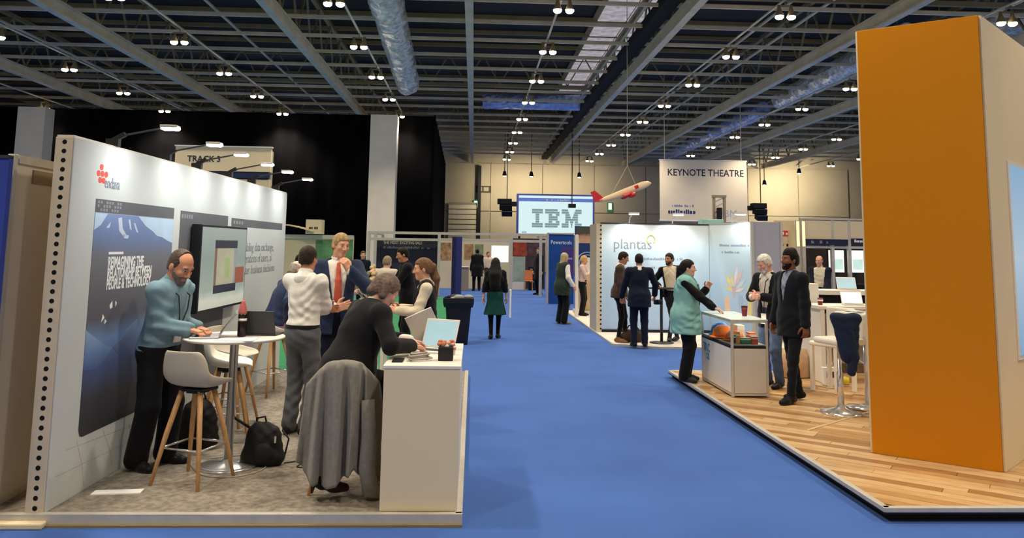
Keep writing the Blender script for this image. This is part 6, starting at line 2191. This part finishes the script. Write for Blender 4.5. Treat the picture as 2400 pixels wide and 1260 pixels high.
tag(MB().box((0, 0, 0), (0.075, 0.012, 0.15)).build('phone', M_BLACK, None, loc=(3.40, 22.12, 1.29)), 'black phone held up by the woman in pale pink', 'phone')

# three men at the pale blue wall
person('man in a brown jacket looking down, in profile at the pale blue wall', (2.98, 16.1, 0.035), 72,
       dict(H=1.82, lean=4, lh=(0.16, -0.28, 0.98), rh=(-0.26, -0.10, 0.90), head=(8, 18, 0), lf=(0.09, -0.1, 0.085)), 'warm', ('short', '#2a201a'),
       wear=[('shirt', K_WHITE), ('trousers', K_BLACK, {'off': 0.0, 'flare': 0.0}), ('jacket', K_BROWN, {'hem': -0.10})], shoes='#7d5c3c',
       lhand={'d': (-0.4, -1, -0.1), 'n': (-1, 0, 0), 'curl': 0.8})
person('man in a navy suit seen from behind at the pale blue wall', (3.22, 15.35, 0.035), 176,
       dict(H=1.78, lh=(0.33, -0.16, 0.92), rh=(-0.33, -0.20, 0.98), le=(1, 0.6, -0.3), re=(-1, 0.6, -0.3), wide=1.12, girth=1.06, head=(-4, 4, 0)), 'warm', ('short', '#1d1916'),
       wear=[('shirt', K_WHITE), ('trousers', K_NAVY), ('jacket', K_NAVY, {'hem': -0.20, 'off': 0.026})])
tag(MB().box((0, 0, 0), (0.16, 0.12, 0.09)).box((0.0, -0.08, 0), (0.08, 0.08, 0.08)).build('camera_bag', M_BLACK, None, bevel=0.01, loc=(3.60, 15.40, 0.88)), 'black camera held at the hip of the man in the navy suit', 'camera')
person('man in open black jacket and pale shirt leaning on the bar table, legs crossed', (4.10, 16.28, 0.035), -28,
       dict(H=1.80, lean=-2, side=-6, lh=(0.30, 0.0, 1.0), rh=(-0.22, -0.22, 1.12), le=(1, 0.6, 0), re=(-1, 0.4, -0.4), lf=(-0.04, -0.10, 0.085), rf=(0.06, 0.12, 0.085), head=(-22, 4, 0)), 'warm', ('short', '#2b211b'), beard='#3a2d26',
       wear=[('shirt', K_CREAM, {'hem': 0.05}), ('trousers', K_DGREY, {'off': 0.002, 'flare': 0.0, 'belt': K_BELT, 'top': 0.065}), ('jacket', K_BLACK, {'v': (-0.3, 0.40, 0.07), 'hem': -0.08})],
       rhand={'d': (-0.2, -1, 0), 'n': (0, 0, -1), 'curl': 0.5})

# woman in the turquoise gilet
L, R = (2.97, 11.04, 0.105), 68
person('woman with dark bun in turquoise gilet and black sleeves at the glass case', L, R,
       dict(H=1.66, lean=3, lh=loc_of((3.27, 11.05, 1.36), L, R), rh=loc_of((3.30, 10.74, 1.10), L, R), le=(0.6, 0.4, -1), re=(-1, 0.7, -0.4), head=(6, 2, 0), wide=1.04, girth=1.28), 'pink', ('short', '#17130f'),
       hair_extra=(((0, 0.08, 0.02), (0, 0.115, -0.01), 0.045, 0.042), ((0, 0.06, -0.02), (0, 0.07, -0.05), 0.05, 0.04)),
       wear=[('shirt', K_BLACK, {'loose': 0.028, 'collar': False}), ('vest', K_VEST, {'off': 0.045, 'hem': -0.26, 'v': (0.2, 0.44, 0.0), 'fold': 0.006, 'collar': True}), ('trousers', K_BLACK, {'flare': 0.03}), ('lanyard', K_DGREY, {'z': -0.04})], shoes='#2a2a2e',
       lhand={'d': (0, -0.5, 0.9), 'n': (-1, -0.3, 0), 'curl': 0.8}, rhand={'d': (0, -1, -0.3), 'n': (0, -0.2, -1), 'curl': 0.4})

# white haired man looking at his hands
L, R = (4.02, 10.62, 0.105), -62
person('white haired man in dark blazer and jeans looking down at his hands', L, R,
       dict(H=1.77, lean=6, lh=(0.02, -0.30, 1.20), rh=(-0.03, -0.33, 1.18), le=(1, 0.7, -0.5), re=(-1, 0.7, -0.5), head=(-12, 24, 0), wide=1.04), 'pink', ('short', '#d3cfc8'), beard='#cfc8be',
       wear=[('shirt', K_WHITE), ('trousers', K_JEANS), ('jacket', K_NAVY2, {'v': (-0.15, 0.40, 0.035)}), ('lanyard', K_BLACK, {'z': -0.10})],
       lhand={'d': (-1, -0.3, 0.1), 'n': (0, 1, -0.3), 'curl': 0.9}, rhand={'d': (1, -0.3, 0.1), 'n': (0, 1, -0.3), 'curl': 0.9})

# man in the dark suit
L, R = (3.90, 9.62, 0.105), -72
person('bearded man in a near black suit standing by the glass case, in profile', L, R,
       dict(H=1.82, lean=1, lh=(0.26, -0.02, 0.84), rh=(-0.26, -0.08, 0.86), head=(-4, -2, 0), lf=(0.11, -0.14, 0.085), rf=(-0.10, 0.16, 0.085), wide=1.04), 'brown', ('short', '#0f0d0c'), beard='#17120f',
       hair_extra=(((0, -0.02, 0.10), (0, 0.04, 0.11), 0.05, 0.05), ((0, 0.08, 0.03), (0, 0.09, -0.02), 0.045, 0.04)),
       wear=[('shirt', cloth('cloth_pale_blue', '#8d97ab'), {'loose': 0.0}), ('trousers', K_NAVY2, {'off': 0.004, 'flare': 0.004}), ('jacket', K_NAVY2, {'hem': -0.20, 'off': 0.024, 'v': (0.05, 0.40, 0.0)})])

# man inside the shell scheme booth
person('bald man in cream shirt and navy jacket inside the dark booth', (8.22, 18.55, 0.0), -38,
       dict(H=1.82, wide=1.06, head=(-10, 8, 0), lh=(0.15, -0.25, 1.0), rh=(-0.1, -0.25, 1.0)), 'light', ('ring', '#5a4a3c'),
       wear=[('shirt', K_CREAM), ('trousers', K_NAVY), ('jacket', K_NAVY, {'v': (-0.3, 0.4, 0.06)})])

# people beyond the left stand
person('man in a black suit reaching left, before the purple graphic wall', (-1.12, 14.0, 0.008), -76,
       dict(H=1.88, lean=9, head=(0, 14, 0), lh=(0.16, -0.46, 1.16), rh=(-0.2, -0.42, 1.12), re=(-0.6, 0.6, -1), le=(0.6, 0.6, -1)), 'warm', ('short', '#17120f'),
       wear=[('shirt', K_BLACK), ('trousers', K_BLACK), ('jacket', K_BLACK, {})])
person('person in a flat cap and pale jacket turned away, beyond the flowers', (-1.68, 15.2, 0.008), 160,
       dict(H=1.70, lean=10, head=(0, 16, 0), lh=(0.2, -0.3, 1.0), rh=(-0.2, -0.3, 1.0), wide=1.08), 'pink', ('short', '#8c7c62'),
       wear=[('jumper', cloth('cloth_stone', '#c9beb0'), {'off': 0.03, 'loose': 0.03}), ('trousers', K_DGREY)])
person('far person in dark clothes behind the blond man, pale face', (-3.3, 24.0, 0.0), 15, dict(H=1.72), 'light', ('short', '#4a3526'),
       wear=[('jumper', K_NAVY), ('trousers', K_BLACK)])
person('dark haired person in brown at the far end of the white display wall', (-2.72, 12.7, 0.008), 150, dict(H=1.74, head=(0, 8, 0)), 'warm', ('bob', '#1f1512'),
       wear=[('jumper', cloth('cloth_rust', '#5c3326'), {'off': 0.02}), ('trousers', K_BLACK)])

# ------------------------------------------------------------------ lettering becomes plain mesh
bpy.context.view_layer.update()
_dg = bpy.context.evaluated_depsgraph_get()
for o in TEXTS:
    me = bpy.data.meshes.new_from_object(o.evaluated_get(_dg))
    me.name = 'lettering'
    n = bpy.data.objects.new('lettering', me)
    COL.objects.link(n)
    n.parent = o.parent
    n.matrix_local = o.matrix_local.copy()
for o in TEXTS:
    bpy.data.objects.remove(o)
